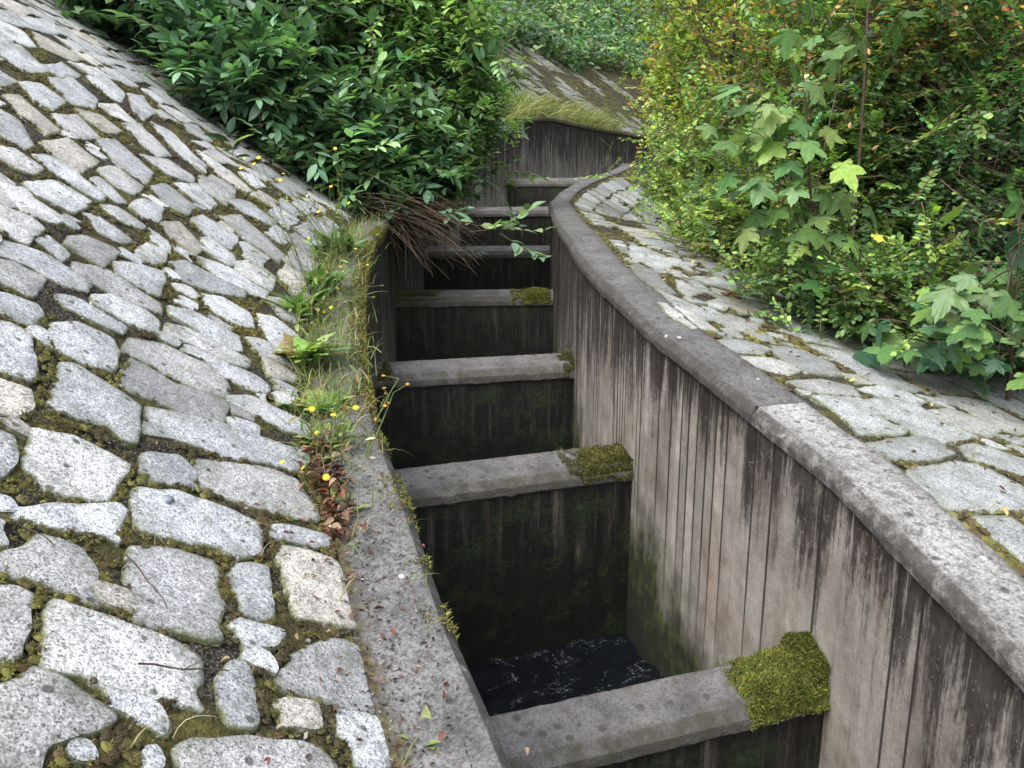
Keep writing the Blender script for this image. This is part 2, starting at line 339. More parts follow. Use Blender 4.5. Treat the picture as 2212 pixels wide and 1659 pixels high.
# ---------------------------------------------------------------- materials
class M:
    def __init__(self, name, rough=.8, spec=.3):
        self.m = bpy.data.materials.new(name); self.m.use_nodes = True; self.t = self.m.node_tree
        self.b = self.t.nodes['Principled BSDF']; self.b.inputs['Roughness'].default_value = rough
        self.b.inputs['Specular IOR Level'].default_value = spec
    def n(self, kind, **k):
        nd = self.t.nodes.new('ShaderNode'+kind)
        for a, v in k.items(): setattr(nd, a, v)
        return nd
    def link(self, a, b): self.t.links.new(a, b)
    def coord(self, kind='Object'):
        if not hasattr(self, 'tc'): self.tc = self.n('TexCoord')
        return self.tc.outputs[kind]
    def scaled(self, sc, kind='Object'):
        mp = self.n('Mapping'); mp.inputs['Scale'].default_value = sc if hasattr(sc, '__len__') else (sc,)*3
        self.link(self.coord(kind), mp.inputs['Vector']); return mp.outputs[0]
    def noise(self, sc, detail=3, vec=None, rough=.6, dist=0):
        nd = self.n('TexNoise'); nd.inputs['Scale'].default_value = 1 if vec is None else 1
        nd.inputs['Detail'].default_value = detail; nd.inputs['Roughness'].default_value = rough; nd.inputs['Distortion'].default_value = dist
        self.link(vec if vec is not None else self.scaled(sc), nd.inputs['Vector']); return nd.outputs['Fac']
    def voro(self, sc, feature='F1', out='Distance', vec=None, rnd=1):
        nd = self.n('TexVoronoi', feature=feature); nd.inputs['Scale'].default_value = 1; nd.inputs['Randomness'].default_value = rnd
        self.link(vec if vec is not None else self.scaled(sc), nd.inputs['Vector']); return nd.outputs[out]
    def ramp(self, fac, stops, interp='LINEAR'):
        nd = self.n('ValToRGB'); cr = nd.color_ramp; cr.interpolation = interp
        while len(cr.elements) < len(stops): cr.elements.new(.5)
        for e, (p, c) in zip(cr.elements, stops):
            e.position = p; e.color = (*c, 1) if hasattr(c, '__len__') else (c, c, c, 1)
        self.link(fac, nd.inputs[0]); return nd.outputs[0]
    def mix(self, f, a, b, mode='MIX'):
        nd = self.n('Mix', data_type='RGBA', blend_type=mode)
        for s, v in ((0, f), (6, a), (7, b)):
            if isinstance(v, (int, float)): nd.inputs[s].default_value = v if s == 0 else (v, v, v, 1)
            elif isinstance(v, tuple): nd.inputs[s].default_value = (*v, 1)
            else: self.link(v, nd.inputs[s])
        return nd.outputs[2]
    def math(self, op, a, b=0., clamp=False):
        nd = self.n('Math', operation=op, use_clamp=clamp)
        for i, v in enumerate((a, b)):
            if isinstance(v, (int, float)): nd.inputs[i].default_value = v
            else: self.link(v, nd.inputs[i])
        return nd.outputs[0]
    def attr(self, name, out='Color'):
        nd = self.n('Attribute', attribute_name=name); return nd.outputs[out]
    def color(self, c): self.link(c, self.b.inputs['Base Color']) if not isinstance(c, tuple) else setattr(self.b.inputs['Base Color'], 'default_value', (*c, 1))
    def bump(self, h, dist=.004, strength=.6):
        nd = self.n('Bump'); nd.inputs['Distance'].default_value = dist; nd.inputs['Strength'].default_value = strength
        self.link(h, nd.inputs['Height']); self.link(nd.outputs[0], self.b.inputs['Normal'])
    def rough(self, f): self.link(f, self.b.inputs['Roughness'])

def granite():
    a = M('granite', .75, .35)
    t = a.attr('col')                                            # per-stone tint
    sp = a.voro(300, out='Color'); v = a.math('MULTIPLY', a.math('ADD', a.n('Math').outputs[0], 0), 0)
    sep = a.n('SeparateColor'); a.link(sp, sep.inputs[0])
    grain = a.ramp(sep.outputs[0], [(0, .22), (.12, .38), (.28, .60), (.6, .82), (1, 1.0)])
    sp2 = a.voro(140, out='Color'); sep2 = a.n('SeparateColor'); a.link(sp2, sep2.inputs[0])
    g2 = a.ramp(sep2.outputs[1], [(0, .55), (.25, .85), (.8, 1.0), (1, 1.15)])
    g = a.mix(1, grain, g2, 'MULTIPLY')
    blot = a.ramp(a.noise(9, 4), [(.30, .66), (.5, .95), (.68, 1.10)])
    c = a.mix(1, a.mix(1, g, t, 'MULTIPLY'), blot, 'MULTIPLY')
    grime = a.ramp(a.noise(6, 7, rough=.75), [(.50, 0), (.66, .6)])
    c = a.mix(grime, c, (.10, .105, .085))
    lich = a.ramp(a.voro(13), [(.10, 1), (.15, 0)])               # small black lichen cushions
    c = a.mix(a.math('MULTIPLY', lich, .8), c, (.035, .038, .03))
    edge = a.attr('edge', 'Fac')                                 # weathered, mossy rim of each stone
    en = a.math('MULTIPLY', edge, a.ramp(a.noise(45, 4), [(.3, 0), (.5, 1)]))
    c = a.mix(en, c, (.075, .085, .03))
    a.color(c)
    h = a.math('ADD', a.math('MULTIPLY', a.noise(60, 5, rough=.7), 1), a.math('MULTIPLY', a.noise(14, 3), 2))
    a.bump(h, .006, .8); return a.m
def moss(name='moss', dirt=.47):
    a = M(name, .95, .1)
    n1 = a.noise(7, 5, rough=.65); n2 = a.noise(60, 4, rough=.7)
    c = a.ramp(n1, [(.34, (.038, .031, .022)), (.44, (.058, .050, .026)), (.54, (.085, .080, .028)), (.66, (.11, .10, .032)), (.76, (.07, .052, .03))])
    c = a.mix(1, c, a.ramp(n2, [(.3, .45), (.7, 1.45)]), 'MULTIPLY')
    soil = a.ramp(a.noise(4.3, 4, rough=.6), [(dirt, 0), (dirt+.06, 1)])
    grit = a.ramp(a.voro(120), [(.1, (.16, .15, .14)), (.35, (.055, .048, .042)), (.7, (.02, .018, .016))])
    c = a.mix(soil, c, grit)
    a.color(c); a.bump(a.math('ADD', a.noise(150, 3), a.math('MULTIPLY', a.noise(45, 3), 1.5)), .008, 1); return a.m
def moss_tuft():
    a = M('moss_tuft', .95, .1); a.color(a.attr('col')); return a.m
def concrete_wall():
    """board-marked concrete: U = metres along the wall, V = metres below the top"""
    a = M('board_marked_concrete', .85, .25)
    uv = a.scaled(1, 'UV'); sx = a.n('SeparateXYZ'); a.link(uv, sx.inputs[0]); dep = sx.outputs[1]
    pl = a.attr('board', 'Fac'); seam = a.attr('seam', 'Fac')
    fine = a.noise(0, 6, a.scaled((13, 7, 1), 'UV'), rough=.72)
    gr = a.noise(0, 3, a.scaled((130, 110, 1), 'UV'), rough=.8)
    base = a.ramp(a.noise(0, 4, a.scaled((2.1, 1.6, 1), 'UV')), [(.30, (.105, .083, .066)), (.42, (.165, .148, .128)), (.55, (.235, .218, .195)), (.66, (.180, .150, .122)), (.76, (.125, .112, .096))])
    base = a.mix(1, base, a.ramp(pl, [(0, .78), (1, 1.12)]), 'MULTIPLY')
    base = a.mix(1, base, a.ramp(fine, [(.3, .7), (.7, 1.25)]), 'MULTIPLY')
    base = a.mix(1, base, a.ramp(gr, [(.3, .72), (.7, 1.28)]), 'MULTIPLY')
    # run-off streaks, dark and strong under the coping, fading out below
    st = a.noise(0, 5, a.scaled((26, .9, 1), 'UV'), rough=.65); st2 = a.noise(0, 4, a.scaled((5, .5, 1), 'UV'))
    k = a.math('ADD', a.math('MULTIPLY', st, .65), a.math('MULTIPLY', st2, .55))
    near = a.attr('wet', 'Fac')                                  # how far down the run-off reaches here
    lim = a.math('ADD', .45, a.math('MULTIPLY', a.math('DIVIDE', dep, near), .26))
    dark = a.math('MULTIPLY', a.math('SUBTRACT', k, lim), 11, True)
    c = a.mix(a.math('MULTIPLY', dark, a.attr('stripe', 'Fac')), base, (.030, .024, .021))
    rn = a.math('ADD', a.math('MULTIPLY', a.noise(0, 6, a.scaled((13, 1.1, 1), 'UV'), rough=.72, dist=.15), .72), a.math('MULTIPLY', a.noise(0, 5, a.scaled((45, 22, 1), 'UV'), rough=.8), .28))
    reach = a.math('MULTIPLY', a.math('MULTIPLY', a.math('SUBTRACT', rn, .33), 5.2), near)
    tong = a.math('MULTIPLY', a.math('SUBTRACT', reach, dep), a.math('DIVIDE', 1.7, near), True)
    c = a.mix(a.math('MULTIPLY', tong, a.ramp(fine, [(.3, 1), (.7, .82)])), c, (.014, .011, .0095))
    # pale lime veins and crust
    d = a.n('TexNoise'); d.inputs['Scale'].default_value = 1; a.link(a.scaled((9, 6, 1), 'UV'), d.inputs['Vector'])
    vm = a.n('VectorMath', operation='MULTIPLY_ADD'); a.link(d.outputs['Color'], vm.inputs[0]); vm.inputs[1].default_value = (2.6, 2.6, 0); a.link(a.scaled((24, 9, 1), 'UV'), vm.inputs[2])
    ve = a.voro(0, 'DISTANCE_TO_EDGE', vec=vm.outputs[0])
    vein = a.math('MULTIPLY', a.ramp(ve, [(.0, 1), (.05, 0)]), a.math('MULTIPLY', a.ramp(a.noise(0, 5, a.scaled((4, 2.6, 1), 'UV'), rough=.7), [(.50, 0), (.60, 1)]), a.ramp(a.noise(0, 4, a.scaled((30, 18, 1), 'UV'), rough=.8), [(.42, 0), (.58, 1)])))
    pits = a.ramp(a.noise(0, 4, a.scaled((75, 60, 1), 'UV'), rough=.85), [(.58, 0), (.66, .65)])
    c = a.mix(pits, c, (.05, .04, .033))
    ws = a.ramp(a.noise(0, 4, a.scaled((34, 1.6, 1), 'UV'), rough=.7), [(.59, 0), (.70, 1)])
    white = a.math('MAXIMUM', a.math('MULTIPLY', vein, .6), a.math('MULTIPLY', ws, a.math('SUBTRACT', .85, a.math('MULTIPLY', dep, .7), True)))
    c = a.mix(white, c, (.26, .245, .225))
    spots = a.ramp(a.voro(0, vec=a.scaled((38, 38, 1), 'UV')), [(.06, 1), (.11, 0)])
    c = a.mix(a.math('MULTIPLY', spots, .35), c, (.5, .47, .43))
    c = a.mix(a.math('MULTIPLY', seam, a.math('SUBTRACT', 1.0, a.math('MULTIPLY', a.math('SUBTRACT', dep, .75, True), 1.3), True)), c, (.016, .013, .011))
    # algae towards the water
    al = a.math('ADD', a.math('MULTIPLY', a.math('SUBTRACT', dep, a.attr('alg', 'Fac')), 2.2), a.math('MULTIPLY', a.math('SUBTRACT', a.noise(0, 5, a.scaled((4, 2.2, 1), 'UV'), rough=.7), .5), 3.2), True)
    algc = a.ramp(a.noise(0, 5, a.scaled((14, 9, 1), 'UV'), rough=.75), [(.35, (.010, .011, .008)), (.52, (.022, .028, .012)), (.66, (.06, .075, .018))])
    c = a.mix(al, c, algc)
    low_dark = a.math('MULTIPLY', a.math('SUBTRACT', dep, a.math('ADD', a.attr('alg', 'Fac'), .55)), 2.5, True)  # wall colour goes near black well below the start of the algae
    c = a.mix(low_dark, c, (.012, .012, .010))
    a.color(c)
    h = a.math('ADD', a.math('MULTIPLY', fine, .5), a.noise(0, 4, a.scaled((60, 12, 1), 'UV'), rough=.7)); a.bump(h, .005, .7)
    return a.m
def coping_mat(light=0):
    a = M(('coping_concrete', 'coping_concrete_pale', 'coping_concrete_rough')[light], .85, .25)
    base = ((.108, .105, .105), (.245, .243, .24), (.135, .133, .133))[light]
    g = a.ramp(a.voro(150, out='Color'), [(0, .45), (.4, .9), (1, 1.4)])
    n = a.ramp(a.noise(5, 5, rough=.65), [(.32, .55), (.5, 1), (.7, 1.25)])
    c = a.mix(1, a.mix(1, base, g, 'MULTIPLY'), n, 'MULTIPLY')
    pit = a.ramp(a.noise(30, 6, rough=.8), [(.50, 0), (.60, 1)]); c = a.mix(a.math('MULTIPLY', pit, .75), c, (.05, .046, .045))
    lich = a.ramp(a.voro(11), [(.10, 1), (.16, 0)]); c = a.mix(a.math('MULTIPLY', lich, .75), c, (.03, .03, .026))
    wh = a.ramp(a.voro(6.3), [(.055, 1), (.075, 0)]); c = a.mix(a.math('MULTIPLY', wh, .7), c, (.55, .55, .53))
    e = a.attr('edge', 'Fac'); c = a.mix(a.math('MULTIPLY', e, a.ramp(a.noise(16, 5, rough=.7), [(.36, .35), (.55, .92)])), c, (.042, .038, .035))
    ms = a.attr('mossy', 'Fac'); mc = a.ramp(a.noise(40, 4), [(.35, (.030, .025, .017)), (.5, (.055, .046, .026)), (.62, (.085, .080, .03))])
    c = a.mix(a.math('MULTIPLY', a.math('SUBTRACT', a.math('ADD', ms, a.noise(9, 5, rough=.7)), 1.0), 9, True), c, mc)
    a.color(c); a.bump(a.math('ADD', a.noise(70, 5, rough=.75), a.math('MULTIPLY', a.noise(20, 3), 1.2)), .006, .9); return a.m
def weir_face():
    a = M('wet_shaded_weir_concrete', .6, .3)
    st = a.noise(0, 5, a.scaled((22, 22, 1.6)), rough=.65)
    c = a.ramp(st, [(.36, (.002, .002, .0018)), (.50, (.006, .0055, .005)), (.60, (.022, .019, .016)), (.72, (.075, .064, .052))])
    stain_shade = a.math('MULTIPLY', a.math('SUBTRACT', a.math('ADD', a.attr('down', 'Fac'), a.math('MULTIPLY', a.noise(5, 5, rough=.7), .7)), .72), 5, True)  # ragged water stain with the pit's depth shade painted in, below the crest
    c = a.mix(stain_shade, c, (.0045, .005, .004))
    g = a.ramp(a.noise(6, 5, rough=.7), [(.48, 0), (.62, .85)]); gc = a.ramp(a.noise(50, 4, rough=.7), [(.4, (.006, .009, .004)), (.65, (.022, .034, .010))])
    c = a.mix(g, c, gc)
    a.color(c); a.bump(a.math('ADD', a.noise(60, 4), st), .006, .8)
    return a.m
def weir_top():
    a = M('weir_crest_concrete', .8, .3)
    g = a.ramp(a.voro(160, out='Color'), [(0, .5), (.4, .95), (1, 1.3)])
    n = a.ramp(a.noise(6, 5, rough=.65), [(.32, .55), (.5, 1), (.7, 1.35)])
    c = a.mix(1, a.mix(1, (.100, .096, .098), g, 'MULTIPLY'), n, 'MULTIPLY')
    lich = a.ramp(a.voro(14), [(.17, 1), (.24, 0)]); c = a.mix(a.math('MULTIPLY', lich, .75), c, (.035, .035, .03))
    br = a.ramp(a.noise(17, 5, rough=.7), [(.54, 0), (.64, .7)]); c = a.mix(br, c, (.06, .052, .045))
    e = a.attr('edge', 'Fac'); c = a.mix(a.math('MULTIPLY', e, a.ramp(a.noise(13, 5, rough=.7), [(.38, .3), (.58, .88)])), c, (.045, .042, .028))
    a.color(c); a.bump(a.math('ADD', a.noise(70, 5, rough=.75), a.math('MULTIPLY', a.noise(20, 3), 1.2)), .006, .9); return a.m
def leafmat(name, rough=.45, trans=.25, spec=.45):
    a = M(name, rough, spec); c = a.attr('col')
    v = a.mix(1, c, a.ramp(a.noise(55, 2), [(.3, .8), (.7, 1.2)]), 'MULTIPLY'); a.color(v)
    tr = a.n('BsdfTranslucent'); tc = a.mix(1, v, (1.3, 1.5, .6), 'MULTIPLY'); a.link(tc, tr.inputs[0])
    mx = a.n('MixShader'); mx.inputs[0].default_value = trans
    a.link(a.b.outputs[0], mx.inputs[1]); a.link(tr.outputs[0], mx.inputs[2]); a.link(mx.outputs[0], a.t.nodes['Material Output'].inputs[0]); return a.m
def plain(name, c, rough=.8, spec=.2, var=.4, sc=30):
    a = M(name, rough, spec); a.color(a.mix(1, c, a.ramp(a.noise(sc, 4), [(.3, 1-var), (.7, 1+var)]), 'MULTIPLY')); return a.m
def water_mat():
    a = M('dark_turbulent_water', .06, .5)
    fo = a.noise(7, 6, rough=.75, dist=1.2); f2 = a.noise(110, 4, rough=.85)
    k = a.math('MULTIPLY', a.ramp(fo, [(.53, .0), (.66, 1)]), a.ramp(f2, [(.54, 0), (.64, 1)]))
    c = a.mix(k, (.004, .005, .007), (.38, .42, .46)); a.color(c)
    a.rough(a.math('ADD', .06, a.math('MULTIPLY', k, .6)))
    a.bump(a.noise(5, 3, rough=.5, dist=.8), .05, .4); return a.m
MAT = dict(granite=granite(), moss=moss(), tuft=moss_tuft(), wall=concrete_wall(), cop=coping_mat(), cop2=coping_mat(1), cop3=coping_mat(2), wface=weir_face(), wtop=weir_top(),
           leaf=leafmat('shrub_leaf', .40, .34, .5), small=leafmat('small_leaf', .5, .36, .35), maple=leafmat('maple_leaf', .42, .25, .4), weed=leafmat('weed_leaf', .5, .3, .3),
           flower=leafmat('petal', .6, .3, .2), dry=leafmat('dry_leaf', .7, .15, .25), bark=plain('bark', (.07, .052, .038)), twig=plain('dead_twig', (.10, .068, .048)),
           stem=plain('green_stem', (.10, .14, .05)), soil=plain('leaf_mould', (.028, .022, .014), .95, .1, .6, 18), water=water_mat(), slate=plain('slate_chip', (.17, .19, .22), .6, .3, .3, 40))

# ---------------------------------------------------------------- paving: traced and laid stones on both banks
def decode(t): return [np.array([[float(x) for x in p.split(',')] for p in l.split()]) for l in t.strip().split('\n')]
def inside(P, poly):
    x, y = P[:, 0], P[:, 1]; r = np.zeros(len(P), bool); n = len(poly); j = n-1
    for i in range(n):
        xi, yi = poly[i]; xj, yj = poly[j]
        c = ((yi > y) != (yj > y)) & (x < (xj-xi)*(y-yi)/(yj-yi+1e-12)+xi); r ^= c; j = i
    return r
class Occ:                                           # raster of the stones in (along, outwards) bank coordinates
    def __init__(s, smax, dmax, q=.01): s.q = q; s.a = np.zeros((int(smax/q), int(dmax/q)), np.int16)
    def cells(s, poly):
        lo = np.floor(poly.min(0)/s.q).astype(int)-1; hi = np.ceil(poly.max(0)/s.q).astype(int)+1
        lo = np.maximum(lo, 0); hi = np.minimum(hi, s.a.shape)
        if (hi <= lo).any(): return None, None
        i, j = np.meshgrid(np.arange(lo[0], hi[0]), np.arange(lo[1], hi[1]), indexing='ij')
        m = inside((np.c_[i.ravel(), j.ravel()]+.5)*s.q, poly); return i.ravel()[m], j.ravel()[m]
    def put(s, poly):
        i, j = s.cells(poly)
        if i is not None: s.a[i, j] = 1
    def share(s, poly):
        i, j = s.cells(poly)
        return 1. if i is None or not len(i) else float(s.a[i, j].mean())
    def dist(s, n=9):                                # distance to the nearest stone, in cells (clipped)
        d = np.full(s.a.shape, n, np.float32); d[s.a > 0] = 0
        for k in range(n):
            e = np.pad(d, 1, mode='edge')
            d = np.minimum.reduce([d, e[2:, 1:-1]+1, e[:-2, 1:-1]+1, e[1:-1, 2:]+1, e[1:-1, :-2]+1, e[2:, 2:]+1.41, e[:-2, :-2]+1.41, e[2:, :-2]+1.41, e[:-2, 2:]+1.41])
        return d
def roughen(poly, step=.013, amp=.004, seed=0):
    P = np.vstack([poly, poly[:1]]); L = np.r_[0, np.cumsum(np.linalg.norm(np.diff(P, axis=0), axis=1))]
    n = max(14, int(L[-1]/step)); t = np.linspace(0, L[-1], n, endpoint=False)
    Q = np.c_[np.interp(t, L, P[:, 0]), np.interp(t, L, P[:, 1])]
    Q = .6*Q+.2*np.roll(Q, 1, 0)+.2*np.roll(Q, -1, 0)
    c = Q.mean(0); dirv = unit(Q-c)
    return Q+dirv*((vnoise(Q+seed*3.1, 30, seed)-.5)*2*amp+(vnoise(Q+seed, 11, seed+5)-.5)*2*amp*1.6)[:, None]
def fill(occ, s0, s1, d0, d1, L, W, gap, lim=.04, skew=.0, grow=None):
    out = []; d = d0; row = 0
    while d < d1:
        wr = W*rng.uniform(.8, 1.25); s = s0-rng.uniform(0, L)
        while s < s1:
            g = 1 if grow is None else grow(s)
            ln = L*g*rng.uniform(.6, 1.45); q = [(s, d), (s+ln*.35, d), (s+ln*.7, d), (s+ln, d), (s+ln, d+wr), (s+ln*.6, d+wr), (s+ln*.3, d+wr), (s, d+wr)]
            q = np.array(q)+rng.normal(0, .016, (8, 2))*g; q[:, 1] += skew*(q[:, 0]-s)
            c = q.mean(0); q = c+(q-c)*(1-gap/np.array([ln, wr]))
            ok = False
            for sh in (1., .85, .7):
                for off in ((0, 0), (.05, 0), (-.05, 0), (0, .04), (0, -.04)):
                    p = c+(q-c)*sh+np.array(off)
                    if p[:, 1].min() > d0-.02 and occ.share(p) < lim:
                        ok = True; break
                if ok: break
            if ok and rng.random() > .03: occ.put(p); out.append(p)
            s += ln
        d += wr; row += 1
    return out
def stones_mesh(name, polys, bank, tint, mat):
    VV = []; F3 = []; F4 = []; K = []; E = []; off = 0
    for k, poly in enumerate(polys):
        seed = k % 977
        Q = roughen(poly, seed=seed); n = len(Q); c = Q.mean(0)
        rad = np.linalg.norm(Q-c, axis=1); inset = np.clip(1-.0055/rad, .6, 1)[:, None]; inset0 = np.clip(1-.0015/rad, .6, 1)[:, None]
        lift = rng.uniform(.0, .005); tilt = rng.normal(0, .014, 2)
        Q = c+(Q-c)*(1.015+.0095/np.linalg.norm(Q-c, axis=1)[:, None])
        rings = [(Q, -.05, 1.), (c+(Q-c)*inset0, .0, 1.), (c+(Q-c)*inset, .0045, .7), (c+(Q-c)*.88, .0060, .2), (c+(Q-c)*.5, .0065, 0.), (c+(Q-c)*.22, .0065, 0.)]
        P = np.vstack([r[0] for r in rings]+[c[None]])
        h = np.concatenate([np.full(n, r[1]) for r in rings]+[[.0065]])
        e = np.concatenate([np.full(n, r[2]) for r in rings]+[[0.]])
        h = h+lift+(P-c)@tilt + (vnoise(P+seed*1.7, 14, seed)-.5)*.006*(h > 0) + (vnoise(P+seed, 45, 3)-.5)*.003*(h > 0)
        X, Y, Z = bank(P[:, 0], P[:, 1])
        e1 = 1e-2; A = np.array(bank(c[0]+e1, c[1])); B = np.array(bank(c[0], c[1]+e1)); O = np.array(bank(c[0], c[1]))
        nr = np.cross((A-O).ravel(), (B-O).ravel()); nr /= np.linalg.norm(nr)
        if nr[2] < 0: nr = -nr
        V = np.c_[X, Y, Z]+h[:, None]*nr
        VV.append(V); m = len(rings)
        i, j = np.meshgrid(np.arange(m-1), np.arange(n), indexing='ij'); j2 = (j+1) % n
        F4.append(np.c_[(i*n+j).ravel(), (i*n+j2).ravel(), ((i+1)*n+j2).ravel(), ((i+1)*n+j).ravel()]+off)
        jj = np.arange(n); F3.append(np.c_[(m-1)*n+jj, (m-1)*n+(jj+1) % n, np.full(n, m*n)]+off)
        K.append(np.tile(tint(k), (len(V), 1))); E.append(e); off += len(V)
    F4 = np.vstack(F4); F3 = np.vstack(F3)
    o = mesh_obj(name, np.vstack(VV), [F4, F3], mat, smooth=True, sharp=R(48), col=np.vstack(K), attrs={'edge': np.concatenate(E)})
    return o
def tint_stone(k):
    b = rng.uniform(.60, 1.02)
    base = np.array([(.66, .68, .72), (.70, .70, .71), (.60, .62, .66), (.68, .64, .59), (.52, .52, .54)][rng.choice(5, p=[.34, .28, .16, .12, .10])])
    return base*b*1.05
trL = decode(STONES_L); trR = decode(STONES_R)
DL, DR = 6.5, 3.0
occL = Occ(30, DL); occR = Occ(18, DR)
polL = []
for p in trL:
    c = p.mean(0); p = c+(p-c)*1.045
    if occL.share(p) < .45: polL.append(p); occL.put(p)
for p in trR: occR.put(p)
polR = list(trR)
grow = lambda s: float(np.interp(s, [3, 5, 7, 10, 30], [.8, .95, 1.15, 1.3, 1.5]))
polL += fill(occL, .2, 14.5, .03, 4.4, .31, .150, .016, grow=grow)
polL += [p for p in fill(occL, 2.5, 6.5, .03, 1.6, .11, .09, .02, lim=.01) if rng.random() < .45]
polL += [p for p in fill(occL, 14.5, 27, .12, 3.1, .34, .22, .03) if fbm(p.mean(0)[None], .9, 77)[0] < .62]
polR += fill(occR, .3, 15.4, .05, 1.7, .42, .27, .03)
polR += fill(occR, 3, 9, .04, 1.2, .14, .12, .03, lim=.02)
polR = [p for p in polR if rng.random() > np.interp(p[:, 0].mean(), [7.5, 8.5, 11, 12], [0, .45, .45, 0])]
polL = [p for p in polL if rng.random() > np.interp(p[:, 0].mean(), [11, 14.5], [0, .2])]
stL = stones_mesh('stone_paving', polL, bank_left, lambda k: tint_stone(k)*(1 if polL[k][0, 0] < 13.5 else np.array([.50, .50, .44])), MAT['granite']); tag(stL, 'pale granite paving stones laid on the left bank', kind='structure')
stR = stones_mesh('stone_paving', polR, bank_right, lambda k: tint_stone(k)*np.array([.67, .68, .65]), MAT['granite']); tag(stR, 'grey granite paving stones beside the right coping', kind='structure')
dL = occL.dist(); dR = occR.dist()
def look(dm, s, d, q=.01):
    i = np.clip((s/q-.5), 0, dm.shape[0]-1.001); j = np.clip((d/q-.5), 0, dm.shape[1]-1.001)
    a = i.astype(int); b = j.astype(int); f = i-a; g = j-b
    return dm[a, b]*(1-f)*(1-g)+dm[a+1, b]*f*(1-g)+dm[a, b+1]*(1-f)*g+dm[a+1, b+1]*f*g
def bank_mesh(name, bank, dm, svals, dvals, mat, matf, dfar):
    S, D = np.meshgrid(svals, dvals, indexing='ij'); s = S.ravel(); d = D.ravel()
    X, Y, Z = bank(s, d); q = look(dm, s, np.maximum(d, 0))
    P = np.c_[s, d]
    mound = np.clip(q/2.5, 0, 1)*(-.004+.022*np.clip(fbm(P, 9, 4)*1.7-.45, 0, 1))+(vnoise(P, 60, 9)-.5)*.008+(vnoise(P, 26, 5)-.5)*.010
    Z = Z-.006+np.where(d > .01, mound, 0)
    F = grid_faces(len(svals), len(dvals))
    mi = (D[:-1, :-1].ravel() > dfar).astype(int)
    o = mesh_obj(name, np.c_[X, Y, Z], F, smooth=True, mats=[mat, matf], midx=mi); return o
sv = [0.0]
while sv[-1] < LL.len-.02:
    s = sv[-1]; sv.append(s+float(np.interp(s, [0, 2, 3, 6, 9, 14, 30], [.08, .02, .013, .018, .035, .08, .25])))
dv = np.concatenate([np.arange(0, 1.3, .014), np.arange(1.3, 3, .028), np.arange(3, 5, .08), np.arange(5, 14, .5)])
def bank_left_far(s, d): return bank_left(s, d)
bl = bank_mesh('bank_ground', bank_left_far, dL, np.array(sv), dv, MAT['moss'], MAT['soil'], 3.9); tag(bl, 'mossy earth of the left bank between the paving stones', kind='structure')
sv = [0.0]
while sv[-1] < RR.len-.02:
    s = sv[-1]; sv.append(s+float(np.interp(s, [0, 2, 3, 6, 9, 14], [.08, .03, .016, .022, .04, .06])))
sv.append(RR.len)
dv = np.concatenate([np.arange(0, 1.0, .016), np.arange(1.0, 2, .04), np.arange(2, 3, .2), np.arange(3, 16, 1.)])
br_ = bank_mesh('bank_ground', bank_right, dR, np.array(sv), dv, MAT['moss'], MAT['soil'], 1.5); tag(br_, 'mossy earth of the right bank under the bushes', kind='structure')
# ground far below and out to the horizon
g = np.linspace(-1, 1, 41); gx, gy = np.meshgrid(np.sign(g)*np.abs(g)**2*300, np.sign(g)*np.abs(g)**2*300+10, indexing='ij')
mesh_obj('ground', np.c_[gx.ravel(), gy.ravel(), np.full(gx.size, -4.3)+0*gx.ravel()], grid_faces(41, 41), MAT['soil'])['kind'] = 'structure'
# rising ground on the far side, behind the right-hand bushes
hx, hy = np.meshgrid(np.linspace(3.2, 40, 60), np.linspace(9, 60, 60), indexing='ij')
hz = -1.2+.34*np.clip(hx-4, 0, None)+.35*np.clip(hy-24, 0, None)+fbm(np.c_[hx.ravel(), hy.ravel()], .5).reshape(hx.shape)*.6
hill = mesh_obj('hillside', np.c_[hx.ravel(), hy.ravel(), hz.ravel()], grid_faces(60, 60), MAT['soil'], smooth=True); hill['kind'] = 'structure'

